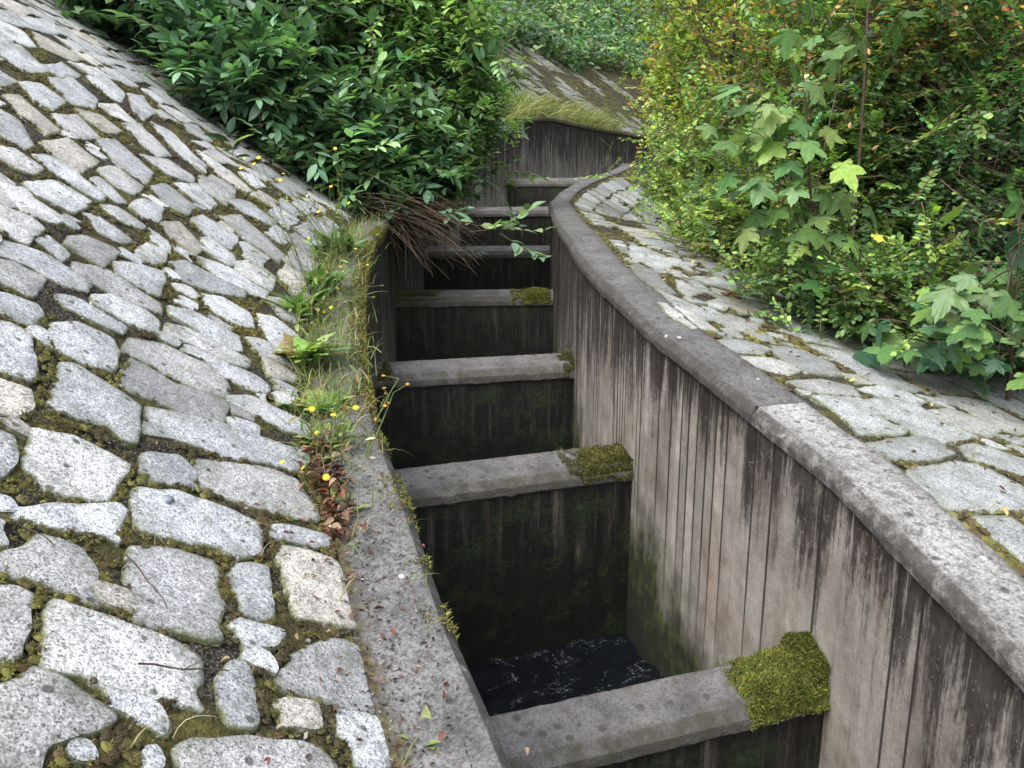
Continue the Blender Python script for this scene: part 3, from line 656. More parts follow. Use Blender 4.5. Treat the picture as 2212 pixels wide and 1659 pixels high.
# moss cushions and moss pile in the joints
def sphere_t(n=7, m=4):
    V = [(0, 0, 1)]; 
    for j in range(1, m):
        a = j/(m-1)*np.pi*.5
        for i in range(n): V.append((np.sin(a)*np.cos(2*np.pi*i/n), np.sin(a)*np.sin(2*np.pi*i/n), np.cos(a)))
    T = [(0, 1+i, 1+(i+1) % n) for i in range(n)]
    for j in range(m-2):
        for i in range(n):
            a = 1+j*n+i; b = 1+j*n+(i+1) % n; T += [(a, a+n, b+n), (a, b+n, b)]
    return np.array(V), np.array(T)
ST = sphere_t(10, 5)
MOSSPAL = [(.055, .046, .026), (.080, .072, .030), (.105, .100, .032), (.070, .054, .028), (.14, .14, .038), (.06, .062, .03)]
def moss_scatter(name, bank, dm, n, srange, drange, spikes, size=(.004, .012)):
    parts = []
    s = rng.uniform(*srange, n*6); d = rng.uniform(*drange, n*6)
    q = look(dm, s, d); w_ = fbm(np.c_[s, d], 3.2, 21)
    keep = (q > .8) & (w_ > .40) & (rng.random(len(s)) < np.interp(s, [2, 3.5, 6, 9], [1, 1, .55, .3])); s, d, w_ = s[keep][:n], d[keep][:n], w_[keep][:n]; n = len(s)
    X, Y, Z = bank(s, d); e = .01
    A = np.array(bank(s+e, d)); B = np.array(bank(s, d+e)); O = np.array((X, Y, Z))
    nr = np.cross((A-O).T, (B-O).T); nr = unit(nr); nr[nr[:, 2] < 0] *= -1
    P = np.c_[X, Y, Z]+nr*.006
    r = rng.uniform(*size, n)*np.interp(look(dm, s, d), [0, 4], [.6, 1.15]); T, Fc = ST
    ci = np.clip((w_-.40)/.3*3+rng.normal(0, .8, n), 0, 5).astype(int); colr = np.array(MOSSPAL)[ci]*(1+rng.normal(0, .2, (n, 1)))
    rnd = unit(rng.normal(0, 1, (n, 3))); x = unit(np.cross(nr, rnd)); y = np.cross(nr, x)
    bum = 1+(vnoise((T[None]*3+np.arange(n)[:, None, None]*.37).reshape(-1, 3), 1.5, 3).reshape(n, -1, 1)-.5)*.7
    V = P[:, None]+r[:, None, None]*bum*(T[None, :, 0:1]*x[:, None]*1.25+T[None, :, 1:2]*y[:, None]+T[None, :, 2:3]*.5*nr[:, None]-.15*nr[:, None])
    shade = np.ones((1, len(T), 1))
    parts.append((V.reshape(-1, 3), (Fc[None]+(np.arange(n)*len(T))[:, None, None]).reshape(-1, 3), np.repeat(colr, len(T), axis=0)))
    if spikes:
        k = rng.integers(0, n, spikes); th = rng.random(spikes)*np.pi*2; ph = np.arccos(rng.random(spikes)*.85+.15)
        dirv = np.sin(ph)[:, None]*(np.cos(th)[:, None]*x[k]+np.sin(th)[:, None]*y[k])+np.cos(ph)[:, None]*nr[k]
        p = P[k]+dirv*r[k][:, None]*np.array([.85])
        parts.append(place(BLADE2, p, unit(dirv+rng.normal(0, .35, (spikes, 3))), rng.normal(0, 1, (spikes, 3)), rng.uniform(.003, .008, spikes), np.clip(colr[k]*rng.uniform(.7, 1.9, (spikes, 1)), 0, 1)))
    m = spikes*2; s = rng.uniform(*srange, m); d = rng.uniform(*drange, m); q = look(dm, s, d); pat = fbm(np.c_[s, d], 3.2, 21); pt2 = fbm(np.c_[s, d], 11, 22)
    kk = (q > .5) & (pt2+pat*.5 > .66) & (rng.random(m) < np.interp(s, [2, 4, 6, 9], [1, 1, .6, .3])); s, d, pat, q = s[kk], d[kk], pat[kk], q[kk]; m = len(s)
    X, Y, Z = bank(s, d); mound = np.clip(q/2.5, 0, 1)*(-.004+.022*np.clip(fbm(np.c_[s, d], 9, 4)*1.7-.45, 0, 1))
    nn = nr[rng.integers(0, len(nr), m)]*0+nr.mean(0)
    P2 = np.c_[X, Y, Z-.004]+nn*mound[:, None]; ci = np.clip((pat-.40)/.3*3+rng.normal(0, 1, m), 0, 5).astype(int)
    parts.append(place(BLADE2, P2, unit(nn+rng.normal(0, .55, (m, 3))), rng.normal(0, 1, (m, 3)), rng.uniform(.006, .014, m), np.array(MOSSPAL)[ci]*rng.uniform(.6, 1.9, (m, 1))))
    V, F, K = join(parts)
    o = mesh_obj(name, V, F, MAT['tuft'], smooth=False, col=np.clip(K, .004, 1)); return tag(o, kind='stuff')
BLADE2 = (np.array([(-.18, 0, 0), (.18, 0, 0), (0, 1, 0)], float), np.array([(0, 1, 2)]))
mo = moss_scatter('moss', bank_left, dL, 9000, (2.4, 9.5), (.0, 2.2), 110000); mo['label'] = 'green and brown moss filling the joints of the left paving'
mo = moss_scatter('moss', bank_right, dR, 5000, (3.2, 13), (.0, 1.3), 14000, (.006, .018)); mo['label'] = 'moss filling the joints of the right paving'

# ---------------------------------------------------------------- channel walls, each with its coping
def board_columns(rail, s0, s1, boards, seed):
    r = np.random.default_rng(seed); s = s0; cols = []
    while s < s1:
        wdt = boards(s)*r.uniform(.75, 1.3); off = r.normal(0, .0007); tone = r.random()
        g = .011; sd_ = 1. if r.random() < (.42 if s < 4.8 else .6) else .12; tone = tone*(.25 if s < 4.8 else 1)+(.45 if s < 4.8 else 0)
        cols += [(s, -.001*sd_, sd_, tone), (s+g*.5, off, .9*sd_, tone), (s+g, off, 0, tone), (s+wdt*.5, off, 0, tone), (s+wdt-g*.6, off, 0, tone)]
        s += wdt
    return np.array(cols)
def channel_wall(name, rail, s0, s1, side, boards, depth, label, floor, pale=None, mossy=None, seed=1, wet=None, alg=None):
    mid = (s0+s1)/2; rx, ry, rz = rail.at(s0, 0)
    root = empty(name, (float(rx), float(ry), float(rz)-depth)); tag(root, label, 'wall')
    c = board_columns(rail, s0, s1, boards, seed); s = c[:, 0]
    dep = np.r_[.055, .12, .2, .32, .45, .6, .8, 1.0, 1.2, 1.5, 1.9, 2.3, depth]
    x0, y0, z0 = rail.at(s, 0); mx = np.interp(s, rail.s, rail.nx); my = np.interp(s, rail.s, rail.ny)
    S, Dp = np.meshgrid(np.arange(len(s)), dep, indexing='ij')
    o_ = .008-c[:, 1][S]-.0*Dp + (vnoise(np.c_[s[S].ravel(), Dp.ravel()], 5, seed).reshape(S.shape)-.5)*.002
    o_ = o_
    V = np.stack([x0[S]+mx[S]*o_, y0[S]+my[S]*o_, z0[S]-Dp], -1).reshape(-1, 3)
    wv = (wet or (lambda q: np.full(len(q), .5)))(s)[S].ravel(); av = (alg or (lambda q: np.full(len(q), 1.25)))(s)[S].ravel()
    F = grid_faces(len(s), len(dep))
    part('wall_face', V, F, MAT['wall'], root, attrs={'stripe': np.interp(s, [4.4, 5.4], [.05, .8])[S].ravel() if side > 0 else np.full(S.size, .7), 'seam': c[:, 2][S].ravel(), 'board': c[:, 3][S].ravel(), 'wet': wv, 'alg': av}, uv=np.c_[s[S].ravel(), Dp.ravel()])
    # the concrete body behind the face, closed
    t = np.arange(s0, s1+.05, .1); prof = [(.02, -.06), (.02, -depth), (CW-.02, -depth), (CW-.02, -.1)]
    pts = []
    for d_, h_ in prof:
        X, Y, Z = rail.at(t, d_); pts.append(np.c_[X, Y, Z+h_])
    pts = np.stack(pts, 1); n = len(t)
    i, j = np.meshgrid(np.arange(n-1), np.arange(4), indexing='ij'); j2 = (j+1) % 4
    F = np.c_[(i*4+j).ravel(), (i*4+j2).ravel(), ((i+1)*4+j2).ravel(), ((i+1)*4+j).ravel()]
    F = np.vstack([F, [[0, 1, 2, 3]], [[(n-1)*4+3, (n-1)*4+2, (n-1)*4+1, (n-1)*4]]])
    part('wall_core', pts.reshape(-1, 3), F, MAT['wface'], root)
    # coping: worn cross-section swept along the rail, one piece per material
    def cop(a, b, mat):
        t = np.arange(a, b, .03); t = np.r_[t, b]
        prof = [(.006, -.072, 1), (-.014, -.068, 1), (-.016, -.045, 1), (-.0155, -.034, 1), (-.013, -.028, 1), (.011, -.003, .95), (.015, 0, .5), (.03, 0, .2), (.075, .001, .05), (.12, .002, 0), (.165, .001, .05), (.205, 0, .35), (.225, 0, .8), (CW-.002, -.004, .9), (CW, -.012, .9), (CW, -.09, 1)]
        pr = np.array(prof); S, J = np.meshgrid(np.arange(len(t)), np.arange(len(pr)), indexing='ij')
        d_ = pr[:, 0][J]; h_ = pr[:, 1][J]
        X, Y, Z = rail.at(t[S].ravel(), d_.ravel())
        q = np.c_[t[S].ravel(), d_.ravel()]
        nz = (vnoise(q, 22, 7)-.5)*.002+(vnoise(q, 60, 8)-.5)*.0018
        edge = pr[:, 2][J].ravel()
        chip = -np.clip(vnoise(q, 17, 31)-.70, 0, 1)*.03*(edge > .6)
        V = np.c_[X, Y, Z+h_.ravel()+nz+chip]
        my_ = (np.maximum(mossy(t)[S].ravel()*np.clip(1-(d_.ravel()+.02)/.06, 0, 1), np.clip((d_.ravel()-.10)/.12, 0, 1)*.62, np.interp(t, [4.6, 5.2], [0, .72])[S].ravel()) if mossy else np.clip((d_.ravel()-.19)/.05, 0, 1)*.5)
        F = grid_faces(len(t), len(pr)); m = len(pr); e = (len(t)-1)*m
        part('coping', V, [F, np.array([[0, m-1, m-3, 5]]), np.array([[e+5, e+m-3, e+m-1, e]])], mat, root, smooth=True, sharp=R(22), attrs={'edge': edge, 'mossy': my_})
    cuts = pale or [(s0, s1, 'cop')]
    for a, b, mt in cuts: cop(a, b-.004, MAT[mt])
    return root
sb = lambda s: np.interp(s, [0, 4.6, 5.2, 6, 9], [.15, .13, .055, .045, .05]) if hasattr(s, '__len__') else float(np.interp(s, [0, 4.6, 5.2, 6, 9, 14], [.15, .13, .06, .045, .05, .1]))
sk = RR.s_of_y(3.17)
right_wall = channel_wall('channel_wall', RR, 0, RR.len-.02, 1, sb, 3.2, 'long curved concrete wall on the right of the channel, board marks and dark run-off streaks', -4,
    pale=[(0, sk, 'cop2'), (sk, 8.2, 'cop'), (8.2, RR.len-.02, 'cop')], seed=3,
    wet=lambda q: np.interp(q, [0, 2.5, 4, 5.2, 6, 7, 9], [1.3, 1.0, .55, .42, .55, .9, 2.0]), alg=lambda q: np.interp(q, [0, 3.4, 4.3, 5.0, 5.6, 6.3, 7.3, 9], [1.9, 1.7, 1.35, 1.05, .75, .95, .8, .8]))
sl1 = LL.s_of_y(10.9)
left_wall = channel_wall('channel_wall', LL, 0, sl1, -1, lambda s: .07, 3.2, 'concrete wall on the left of the channel with a mossy crumbling coping edge', -4, seed=5,
    pale=[(0, 5.0, 'cop3'), (5.0, sl1, 'cop')], mossy=lambda q: np.interp(q, [0, 4.5, 5.1, 7.5, 9], [.25, .4, 1.0, 1.0, .8]), wet=lambda q: np.full(len(q), 1.4), alg=lambda q: np.full(len(q), 1.35))
far_wall = channel_wall('channel_wall', LL, sl1, LL.len-.05, -1, lambda s: .16, 4.6, 'dark stained concrete wall closing the view where the channel turns right, grass on top', -4, seed=9,
    mossy=lambda q: np.full(len(q), 1.0), wet=lambda q: np.full(len(q), 1.0), alg=lambda q: np.full(len(q), 3.2))
# stone kerb strip that caps the end of the right paving
def slab(name, a, b, wd, th, mat, root=None, nrm=None):
    a = np.array(a, float); b = np.array(b, float); t = np.linspace(0, 1, 14)[:, None]; c = a+(b-a)*t
    dr = unit(b-a); sd_ = unit(np.cross(dr, [0, 0, 1])); up = np.cross(sd_, dr)
    pr = [(-wd/2, -th), (-wd/2, -.01), (-wd/2+.015, 0), (wd/2-.015, 0), (wd/2, -.01), (wd/2, -th)]
    V = np.stack([c+sd_*p+up*q for p, q in pr], 1); V = V+(rng.random(V.shape)-.5)*.006
    n = len(t); m = len(pr); i, j = np.meshgrid(np.arange(n-1), np.arange(m), indexing='ij'); j2 = (j+1) % m
    F = np.c_[(i*m+j).ravel(), (i*m+j2).ravel(), ((i+1)*m+j2).ravel(), ((i+1)*m+j).ravel()]
    return V.reshape(-1, 3), [F, np.array([list(range(m))[::-1], [(n-1)*m+k for k in range(m)]])]
V, F = slab('end', (2.00, 15.32, .27), (2.95, 14.15, -.62), .30, .5, None)
es = empty('edging_wall', (2.0, 15.2, -.3)); tag(es, 'short sloping concrete edging at the far end of the right paving', 'wall')
part('edging', V, F, MAT['cop'], es, attrs={'edge': np.full(len(V), .4), 'mossy': np.zeros(len(V))})

# ---------------------------------------------------------------- the seven weirs
WEIRS = [  # left (x,y), right (x,y) of the front edge, crest z, thickness
    ((-.33, 2.13), (1.14, 2.66), -1.735, .215, 'nearest weir, pale crest with black lichen spots and a thick moss cushion at the right'),
    ((-.78, 3.66), (.72, 4.21), -1.43, .235, 'second weir from the front with moss creeping over its right end'),
    ((-.96, 5.24), (.50, 5.62), -1.22, .24, 'third weir from the front, a dark moss tuft against the right wall'),
    ((-1.18, 7.97), (.46, 8.09), -1.09, .25, 'fourth weir from the front with a bright green moss cushion on its right third'),
    ((-1.14, 10.15), (.50, 10.35), -.84, .26, 'fifth weir, partly hidden behind the overhanging twigs'),
    ((-.85, 11.95), (.95, 12.3), -.43, .26, 'sixth weir, below the outer bend of the right coping'),
    ((-.25, 13.75), (1.50, 13.4), -.03, .26, 'farthest weir, at the foot of the dark end wall')]
def weir(i, a, b, z, th, label):
    a = np.array([*a, z]); b = np.array([*b, z]); root = empty('weir', ((a[0]+b[0])/2, (a[1]+b[1])/2, z-1.6)); tag(root, label, 'weir', 'cross walls of the channel')
    n = 90; t = np.linspace(0, 1, n)[:, None]; c = a+(b-a)*t; dr = unit(b-a); bk = np.cross([0, 0, 1], dr); up = np.array([0, 0, 1.])
    sl = .2*th
    pr = [(.004, -.085, 1), (-.004, -.075, .9), (-.005, -.050, .9), (-.004, -.036, 1), (.022, -.001, .9), (.027, .005, .5), (.040, .2*.04, .25), (th*.3, sl*.3, 0), (th*.5, sl*.5, 0), (th*.7, sl*.7, 0), (th-.02, sl, .4), (th, sl-.012, 1), (th, -.1, 1)]
    V = np.stack([c+bk*p+up*q for p, q, e in pr], 1)
    q = V.reshape(-1, 3); e = np.tile([k[2] for k in pr], n)
    q = q+up*(((vnoise(q, 20, i)-.5)*.003+(vnoise(q, 60, i+3)-.5)*.003)-np.clip(vnoise(q, 17, 9+i)-.66, 0, 1)*.035*(e > .7))[:, None]
    crest = part('crest', q, grid_faces(n, len(pr)), MAT['wtop'], root, smooth=True, sharp=R(22), attrs={'edge': e})
    hgt = 1.9
    zz = np.r_[-.080, -.15, -.3, -.5, -.8, -1.2, -hgt]
    T, Zq = np.meshgrid(np.arange(n), zz, indexing='ij'); rip = (vnoise(np.c_[T.ravel()*.35, Zq.ravel()], 1.6, i).reshape(T.shape)-.5)*.008
    Vf = c[T]+bk*(.014+rip[..., None])+up*Zq[..., None]
    Vb = c[T]+bk*(th-.01)+up*Zq[..., None]
    V = np.vstack([Vf.reshape(-1, 3), Vb.reshape(-1, 3)])
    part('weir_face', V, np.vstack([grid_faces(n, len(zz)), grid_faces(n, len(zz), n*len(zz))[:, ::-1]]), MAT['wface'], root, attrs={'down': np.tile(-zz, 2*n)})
    return root, a, b, bk, th
def moss_pad(root, a, b, bk, th, t0, t1, hgt, over=.03, dens=1., col=((.16, .17, .025), (.10, .12, .02), (.22, .22, .04)), up_wall=0):
    """thick uneven cushion covering crest from t0 to t1, hanging over the edges"""
    over = max(over, .006); L = np.linalg.norm(b-a); n = int(L*(t1-t0)/.012)+4; m = int((th+2*over)/.012)+4
    T, W_ = np.meshgrid(np.linspace(t0, t1, n), np.linspace(-over, th+over*.6, m), indexing='ij')
    e1 = np.clip((T-t0)/(t1-t0+1e-6)/.22, 0, 1)**.6 if t0 > .02 else np.ones_like(T)
    e2 = np.clip((t1-T)/(t1-t0+1e-6)/.22, 0, 1)**.6 if t1 < .98 else np.ones_like(T)
    prof = np.clip(1-np.abs((W_-th/2)/(th/2+over))**4, 0, 1)
    P0 = a[None, None]+(b-a)*T[..., None]+bk*W_[..., None]
    nn = fbm(P0.reshape(-1, 3), 14, 3).reshape(T.shape); bn = fbm(P0.reshape(-1, 3), 9, 44, 4).reshape(T.shape)
    e1 = np.clip((T-t0-(bn-.25)*.16)/(t1-t0)/.22, 0, 1)**.6 if t0 > .02 else e1
    rag = np.clip((nn*1.3-.40+e1*e2*.65-.22*(1-prof))*3, 0, 1)
    h = (hgt*(.15+1.35*nn)*prof**.5*e1*e2+.2*W_.clip(0, th)-.030*(1-prof)-(.008+.05*np.clip(nn-.2, 0, 1))*np.clip((-W_)/over, 0, 1))
    h = h*np.clip(rag*2, 0, 1)+.2*W_.clip(0, th)*(1-np.clip(rag*2, 0, 1))-.004
    P = P0+np.array([0, 0, 1.])*(h[..., None]+(rng.random(T.shape)[..., None]-.5)*.006)
    V = P.reshape(-1, 3); F = grid_faces(n, m); k = mixcol(col, len(V), jit=.25)
    rr = rag.ravel()[F].min(1); q4 = F[rr > .05]; tri = np.vstack([q4[:, [0, 1, 2]], q4[:, [0, 2, 3]]])
    parts = [(V, tri, k*.6)]
    ns = int(20000*dens); i = rng.integers(0, len(V), ns); ok = rag.ravel()[i] > .05; i = i[ok]
    nd = rng.normal(0, .55, (len(i), 3))+np.array([0, 0, .8]); nd[:, :2] -= bk[:2]*.5*(W_.ravel()[i][:, None] < th*.3)
    parts.append(place(BLADE2, V[i]+rng.normal(0, .005, (len(i), 3)), unit(nd), rng.normal(0, 1, (len(i), 3)), rng.uniform(.006, .015, len(i)), mixcol(col, len(i), jit=.3)*(.35+1.7*nn.ravel()[i][:, None])*1.1))
    if up_wall:                                      # moss that climbs the wall above the end of the crest
        m2 = int(7000*dens); tt = rng.random(m2)**1.6*up_wall; wpos = rng.random(m2)
        base = b-(b-a)/L*rng.uniform(.0, .07, m2)[:, None]*(1-tt/up_wall)[:, None]+bk*(wpos*(th+.02))[:, None]; base = a*0+base; base[:, 2] += tt*(1-np.abs(wpos-.5))+.02
        base[:, :2] += ((a-b)/L)[:2]*.04
        parts.append(place(BLADE2, base, unit(rng.normal(0, .6, (m2, 3))+np.array([-.5, -.3, .6])), rng.normal(0, 1, (m2, 3)), rng.uniform(.007, .016, m2), mixcol(col, m2, jit=.35)))
    V, F, K = join(parts); return part('moss', V, F, MAT['tuft'], root, col=K)
WR = [weir(i, *w_) for i, w_ in enumerate(WEIRS)]
G1 = ((.075, .085, .018), (.042, .052, .014), (.125, .13, .028)); G2 = ((.05, .05, .016), (.030, .033, .012), (.08, .075, .022)); G3 = ((.05, .055, .02), (.035, .04, .015), (.09, .09, .03))
moss_pad(*WR[0], .775, .985, .038, over=.012, dens=2.4, col=G1, up_wall=.14)
moss_pad(*WR[1], .72, .985, .012, over=.008, dens=1.2, col=G2, up_wall=.05)
moss_pad(*WR[1], .03, .16, .02, over=.0, dens=.3, col=G2)
moss_pad(*WR[2], .90, .98, .03, over=.01, dens=.7, col=G3, up_wall=.06)
moss_pad(*WR[2], .04, .14, .02, over=0, dens=.2, col=G3)
moss_pad(*WR[3], .72, .95, .022, over=.01, dens=1.0, col=G1)
moss_pad(*WR[3], .02, .30, .008, over=.0, dens=.4, col=G3)
# ---------------------------------------------------------------- water standing in the pools
wv = []; wf = []; off = 0
ends = [(-.5, .0)]+[(w_[0][1], w_[1][1]) for w_ in WEIRS]
zl = [-2.75, -2.40, -2.12, -1.98, -1.85, -1.5, -1.1]
for k in range(7):
    y0 = -1.5 if k == 0 else ends[k][0]-.1; y1 = ends[k+1][1]+.3
    n = max(8, int((y1-y0)/.03)); m = 60
    X, Y = np.meshgrid(np.linspace(-1.6, 2.0, m), np.linspace(y0, y1, n), indexing='ij')
    if k == 0: X = X
    P = np.c_[X.ravel(), Y.ravel()]
    # a pool's sheet ends inside the weirs before and behind it
    a, b = (np.array(WEIRS[k-1][0]), np.array(WEIRS[k-1][1])) if k else (np.array([-2, -1.5]), np.array([2, -1.5]))
    c_, d_ = np.array(WEIRS[k][0]), np.array(WEIRS[k][1])
    tx = (X-(-1.6))/3.6; ya = a[1]+(b[1]-a[1])*(X-a[0])/(b[0]-a[0])+.1; yb = c_[1]+(d_[1]-c_[1])*(X-c_[0])/(d_[0]-c_[0])+.1
    ty = np.linspace(0, 1, n)[None, :]; Y = ya+(yb-ya)*ty
    P = np.c_[X.ravel(), Y.ravel()]
    Z = zl[k]+(fbm(P, 6, k, 4)-.5)*.09
    wv.append(np.c_[P, Z]); wf.append(grid_faces(m, n, off)); off += len(P)
wt = mesh_obj('water', np.vstack(wv), np.vstack(wf), MAT['water'], smooth=True); tag(wt, 'dark churning water deep between the walls', kind='structure')

# ---------------------------------------------------------------- plants
def ell_points(n, c, r, inner=.45):
    dv = unit(rng.normal(0, 1, (n, 3))); f = rng.uniform(inner**2, 1, n)**.5
    f *= .86+.28*vnoise(dv*2.2+np.array(c), 1.3, 5)
    return np.array(c)+dv*f[:, None]*np.array(r), unit(dv/np.array(r))
GR_L = lambda s, d: np.array(bank_left(s, d))
def bank_z(P):
    """height of the banks under the points"""
    out = np.full(len(P), -9.)
    for rail, bank in ((LL, bank_left), (RR, bank_right)):
        dx = P[:, 0:1]-rail.x[None, ::4]; dy = P[:, 1:2]-rail.y[None, ::4]; k = np.argmin(dx**2+dy**2, axis=1)*4
        d = (P[:, 0]-rail.x[k])*rail.nx[k]+(P[:, 1]-rail.y[k])*rail.ny[k]-CW
        z = bank(rail.s[k], np.maximum(d, 0))[2]; out = np.where(d > -CW, np.maximum(out, z), out)
    return out
def shrub(name, label, cat, base, ells, tip_n, per, lsize, tpl, pal, wts, mat, twig_len=.3, pairs=True, top_pal=None, stems=14, out_bias=.7, group=None, droop=0., jit=.2):
    root = empty(name, base); tag(root, label, cat, group); base = np.array(base, float)
    T = []; N_ = []
    tot = sum(e[1][0]*e[1][1]*e[1][2] for e in ells)**1
    wsum = sum((e[1][0]*e[1][1]*e[1][2])**.67 for e in ells)
    for c, r in ells:
        p, nn = ell_points(int(tip_n*(r[0]*r[1]*r[2])**.67/wsum), c, r); T.append(p); N_.append(nn)
    T = np.vstack(T); N_ = np.vstack(N_); T = T+N_*(rng.exponential(.16, (len(T), 1))*(rng.random((len(T), 1)) < .4))
    ok = T[:, 2] > bank_z(T)+.03; T = T[ok]; N_ = N_[ok]; n = len(T)
    tw = unit(N_*out_bias+rng.normal(0, .45, (n, 3))+np.array([0, 0, .35-droop]))
    L = rng.uniform(.6, 1.25, n)*twig_len; A = T-tw*L[:, None]
    A[:, 2] += 0
    k = np.repeat(np.arange(n), per); t = np.tile(np.linspace(.18, 1, per), n)+rng.normal(0, .02, n*per); t = np.clip(t, .1, 1)
    sag = np.zeros((n*per, 3)); sag[:, 2] = -droop*.35*(t**2)*L[k]
    pos = A[k]+tw[k]*(L[k]*t)[:, None]+sag
    sd_ = unit(np.cross(tw, rng.normal(0, .25, (n, 3))+np.array([0, 0, 1.]))); up = np.cross(sd_, tw)
    i = np.tile(np.arange(per), n)
    if pairs: sgn = np.where(i % 2, 1., -1.); rad = sd_[k]*sgn[:, None]+up[k]*rng.normal(.1, .2, (n*per, 1))
    else: an = i*2.4+rng.random(n)[k]*6; rad = sd_[k]*np.cos(an)[:, None]+up[k]*np.sin(an)[:, None]
    lift = np.interp(t, [.2, 1], [.25, 1.0])[:, None]
    al = unit(rad*(1.25-lift*.6)+tw[k]*lift+rng.normal(0, .2, (n*per, 3))+np.array([0, 0, -.10-.3*droop]))
    upv = up[k]*.4+np.array([0, 0, .8])+rng.normal(0, .28, (n*per, 3))
    size = rng.uniform(lsize*.65, lsize*1.2, n*per)*np.interp(t, [.7, 1], [1, .8])
    brt = np.exp(rng.normal(-.05, .32, n))[k][:, None]
    pk = mixcol(pal, n, wts, .12)[k]; lk = mixcol(pal, n*per, wts, jit); ch = (rng.random((n*per, 1)) < .3); col = np.where(ch, lk, pk*(1+rng.normal(0, jit*.7, (n*per, 1))))*brt
    # young paler leaves at the outermost tips, clumps of one hue
    hue = fbm(T, 1.3, 11)[k][:, None]
    col = col*np.array([.75, .85, .9])*(1.1-hue*.0)+np.clip(hue-.5, 0, 1)*np.array([.22, .16, .0])*(col.mean(1, keepdims=True)*6)
    if top_pal is not None:
        zz = np.clip((T[:, 2]-top_pal[1])/top_pal[2], 0, 1)*(fbm(T, 1.6, 31) > .43); m = rng.random(n*per) < zz[k]*.55
        col[m] = mixcol(top_pal[0], int(m.sum()), jit=.25)
    V, F, K = place(tpl, pos, al, upv, size, np.clip(col, .004, .9))
    part('foliage', V, F, mat, root, col=K, smooth=False)
    # stems: base -> ellipsoid centres -> a share of the twigs
    paths = []; rad_ = []
    hubs = []
    for c, r in ells:
        c = np.array(c)
        for q in range(max(2, stems//len(ells))):
            e = c+rng.normal(0, .35, 3)*np.array(r); b0 = base+np.array([rng.normal(0, .16), rng.normal(0, .16), -.05])
            paths.append(bez(b0, (b0*.6+e*.4)+np.array([0, 0, .25*r[2]]), e, 9)); rad_.append((.016, .007)); hubs.append(e)
    hubs = np.array(hubs); sel = rng.choice(n, min(n, 900), replace=False)
    sp_ = np.vstack([p[3:] for p in paths]); sel = rng.choice(n, min(n, 420), replace=False)
    dd = ((A[sel][:, None]-sp_[None])**2).sum(2)+1.2*np.maximum(sp_[None, :, 2]-A[sel][:, None, 2]+.15, 0); h = np.argmin(dd+rng.random(dd.shape)*.15, 1)
    for q, hh in zip(sel, h):
        paths.append(bez(sp_[hh], (sp_[hh]+A[q])/2+rng.normal(0, .08, 3)+np.array([0, 0, .06]), A[q], 6)); rad_.append((.005, .0025))
    V, F = tubes(paths, rad_, 4); part('stems', V, F, MAT['bark'], root)
    V, F = tubes(np.stack([A, (A+T)/2+sag[:n]*0, T], 1), [(.0032, .0012)]*n, 3); part('twigs', V, F, MAT['twig'], root)
    return root
DARK = [(.065, .13, .07), (.095, .18, .09), (.145, .25, .135), (.21, .33, .18), (.29, .41, .17)]
shrub('broadleaf_shrub', 'glossy dark green shrub hanging over the left coping and the pools', 'shrub', (-1.9, 9.0, .1),
      [((-1.3, 8.9, .55), (.85, 1.2, 1.2)), ((-1.5, 7.75, .25), (.75, .6, .62)), ((-.75, 8.6, .1), (.36, .6, .42))], 1700, 9, .155, OVAL, DARK + [(.20, .27, .06)], [2, 3, 4, 3.4, 1.6, .5], MAT['leaf'], twig_len=.34)
shrub('broadleaf_shrub', 'paler green shrub leaning over the channel in front of the end wall', 'shrub', (-.95, 9.6, -.1),
      [((-.66, 8.8, 1.15), (.58, .8, .9)), ((-.52, 9.0, .62), (.46, .7, .60)), ((-1.2, 8.5, 1.7), (.7, .6, .5))], 1500, 10, .11, OVAL, [(.16, .25, .11), (.22, .33, .13), (.31, .42, .15), (.40, .48, .16), (.10, .17, .08)], [3, 4, 3, 1.5, 1.4], MAT['leaf'], twig_len=.32)
shrub('broadleaf_shrub', 'dark green shrub in the middle of the left bank, spilling onto the upper stones', 'shrub', (-3.0, 9.0, .9),
      [((-2.5, 8.5, 1.15), (1.15, 1.1, 1.1)), ((-2.3, 7.5, .85), (.8, .6, .6)), ((-2.0, 9.0, 2.1), (1.2, 1.1, .9))], 1300, 9, .165, OVAL, DARK, [3.2, 4, 3.5, 1.6, .6], MAT['leaf'], twig_len=.36)
shrub('broadleaf_shrub', 'shaded dark shrub at the top left behind the upper edge of the paving', 'shrub', (-4.6, 9.2, 2.2),
      [((-4.0, 8.7, 2.15), (1.15, .9, 1.0)), ((-5.4, 9.0, 3.1), (1.3, .8, 1.0)), ((-3.4, 7.85, 1.7), (.6, .5, .5))], 1150, 9, .165, OVAL, DARK, [4, 4, 3, 1, .3], MAT['leaf'], twig_len=.36)
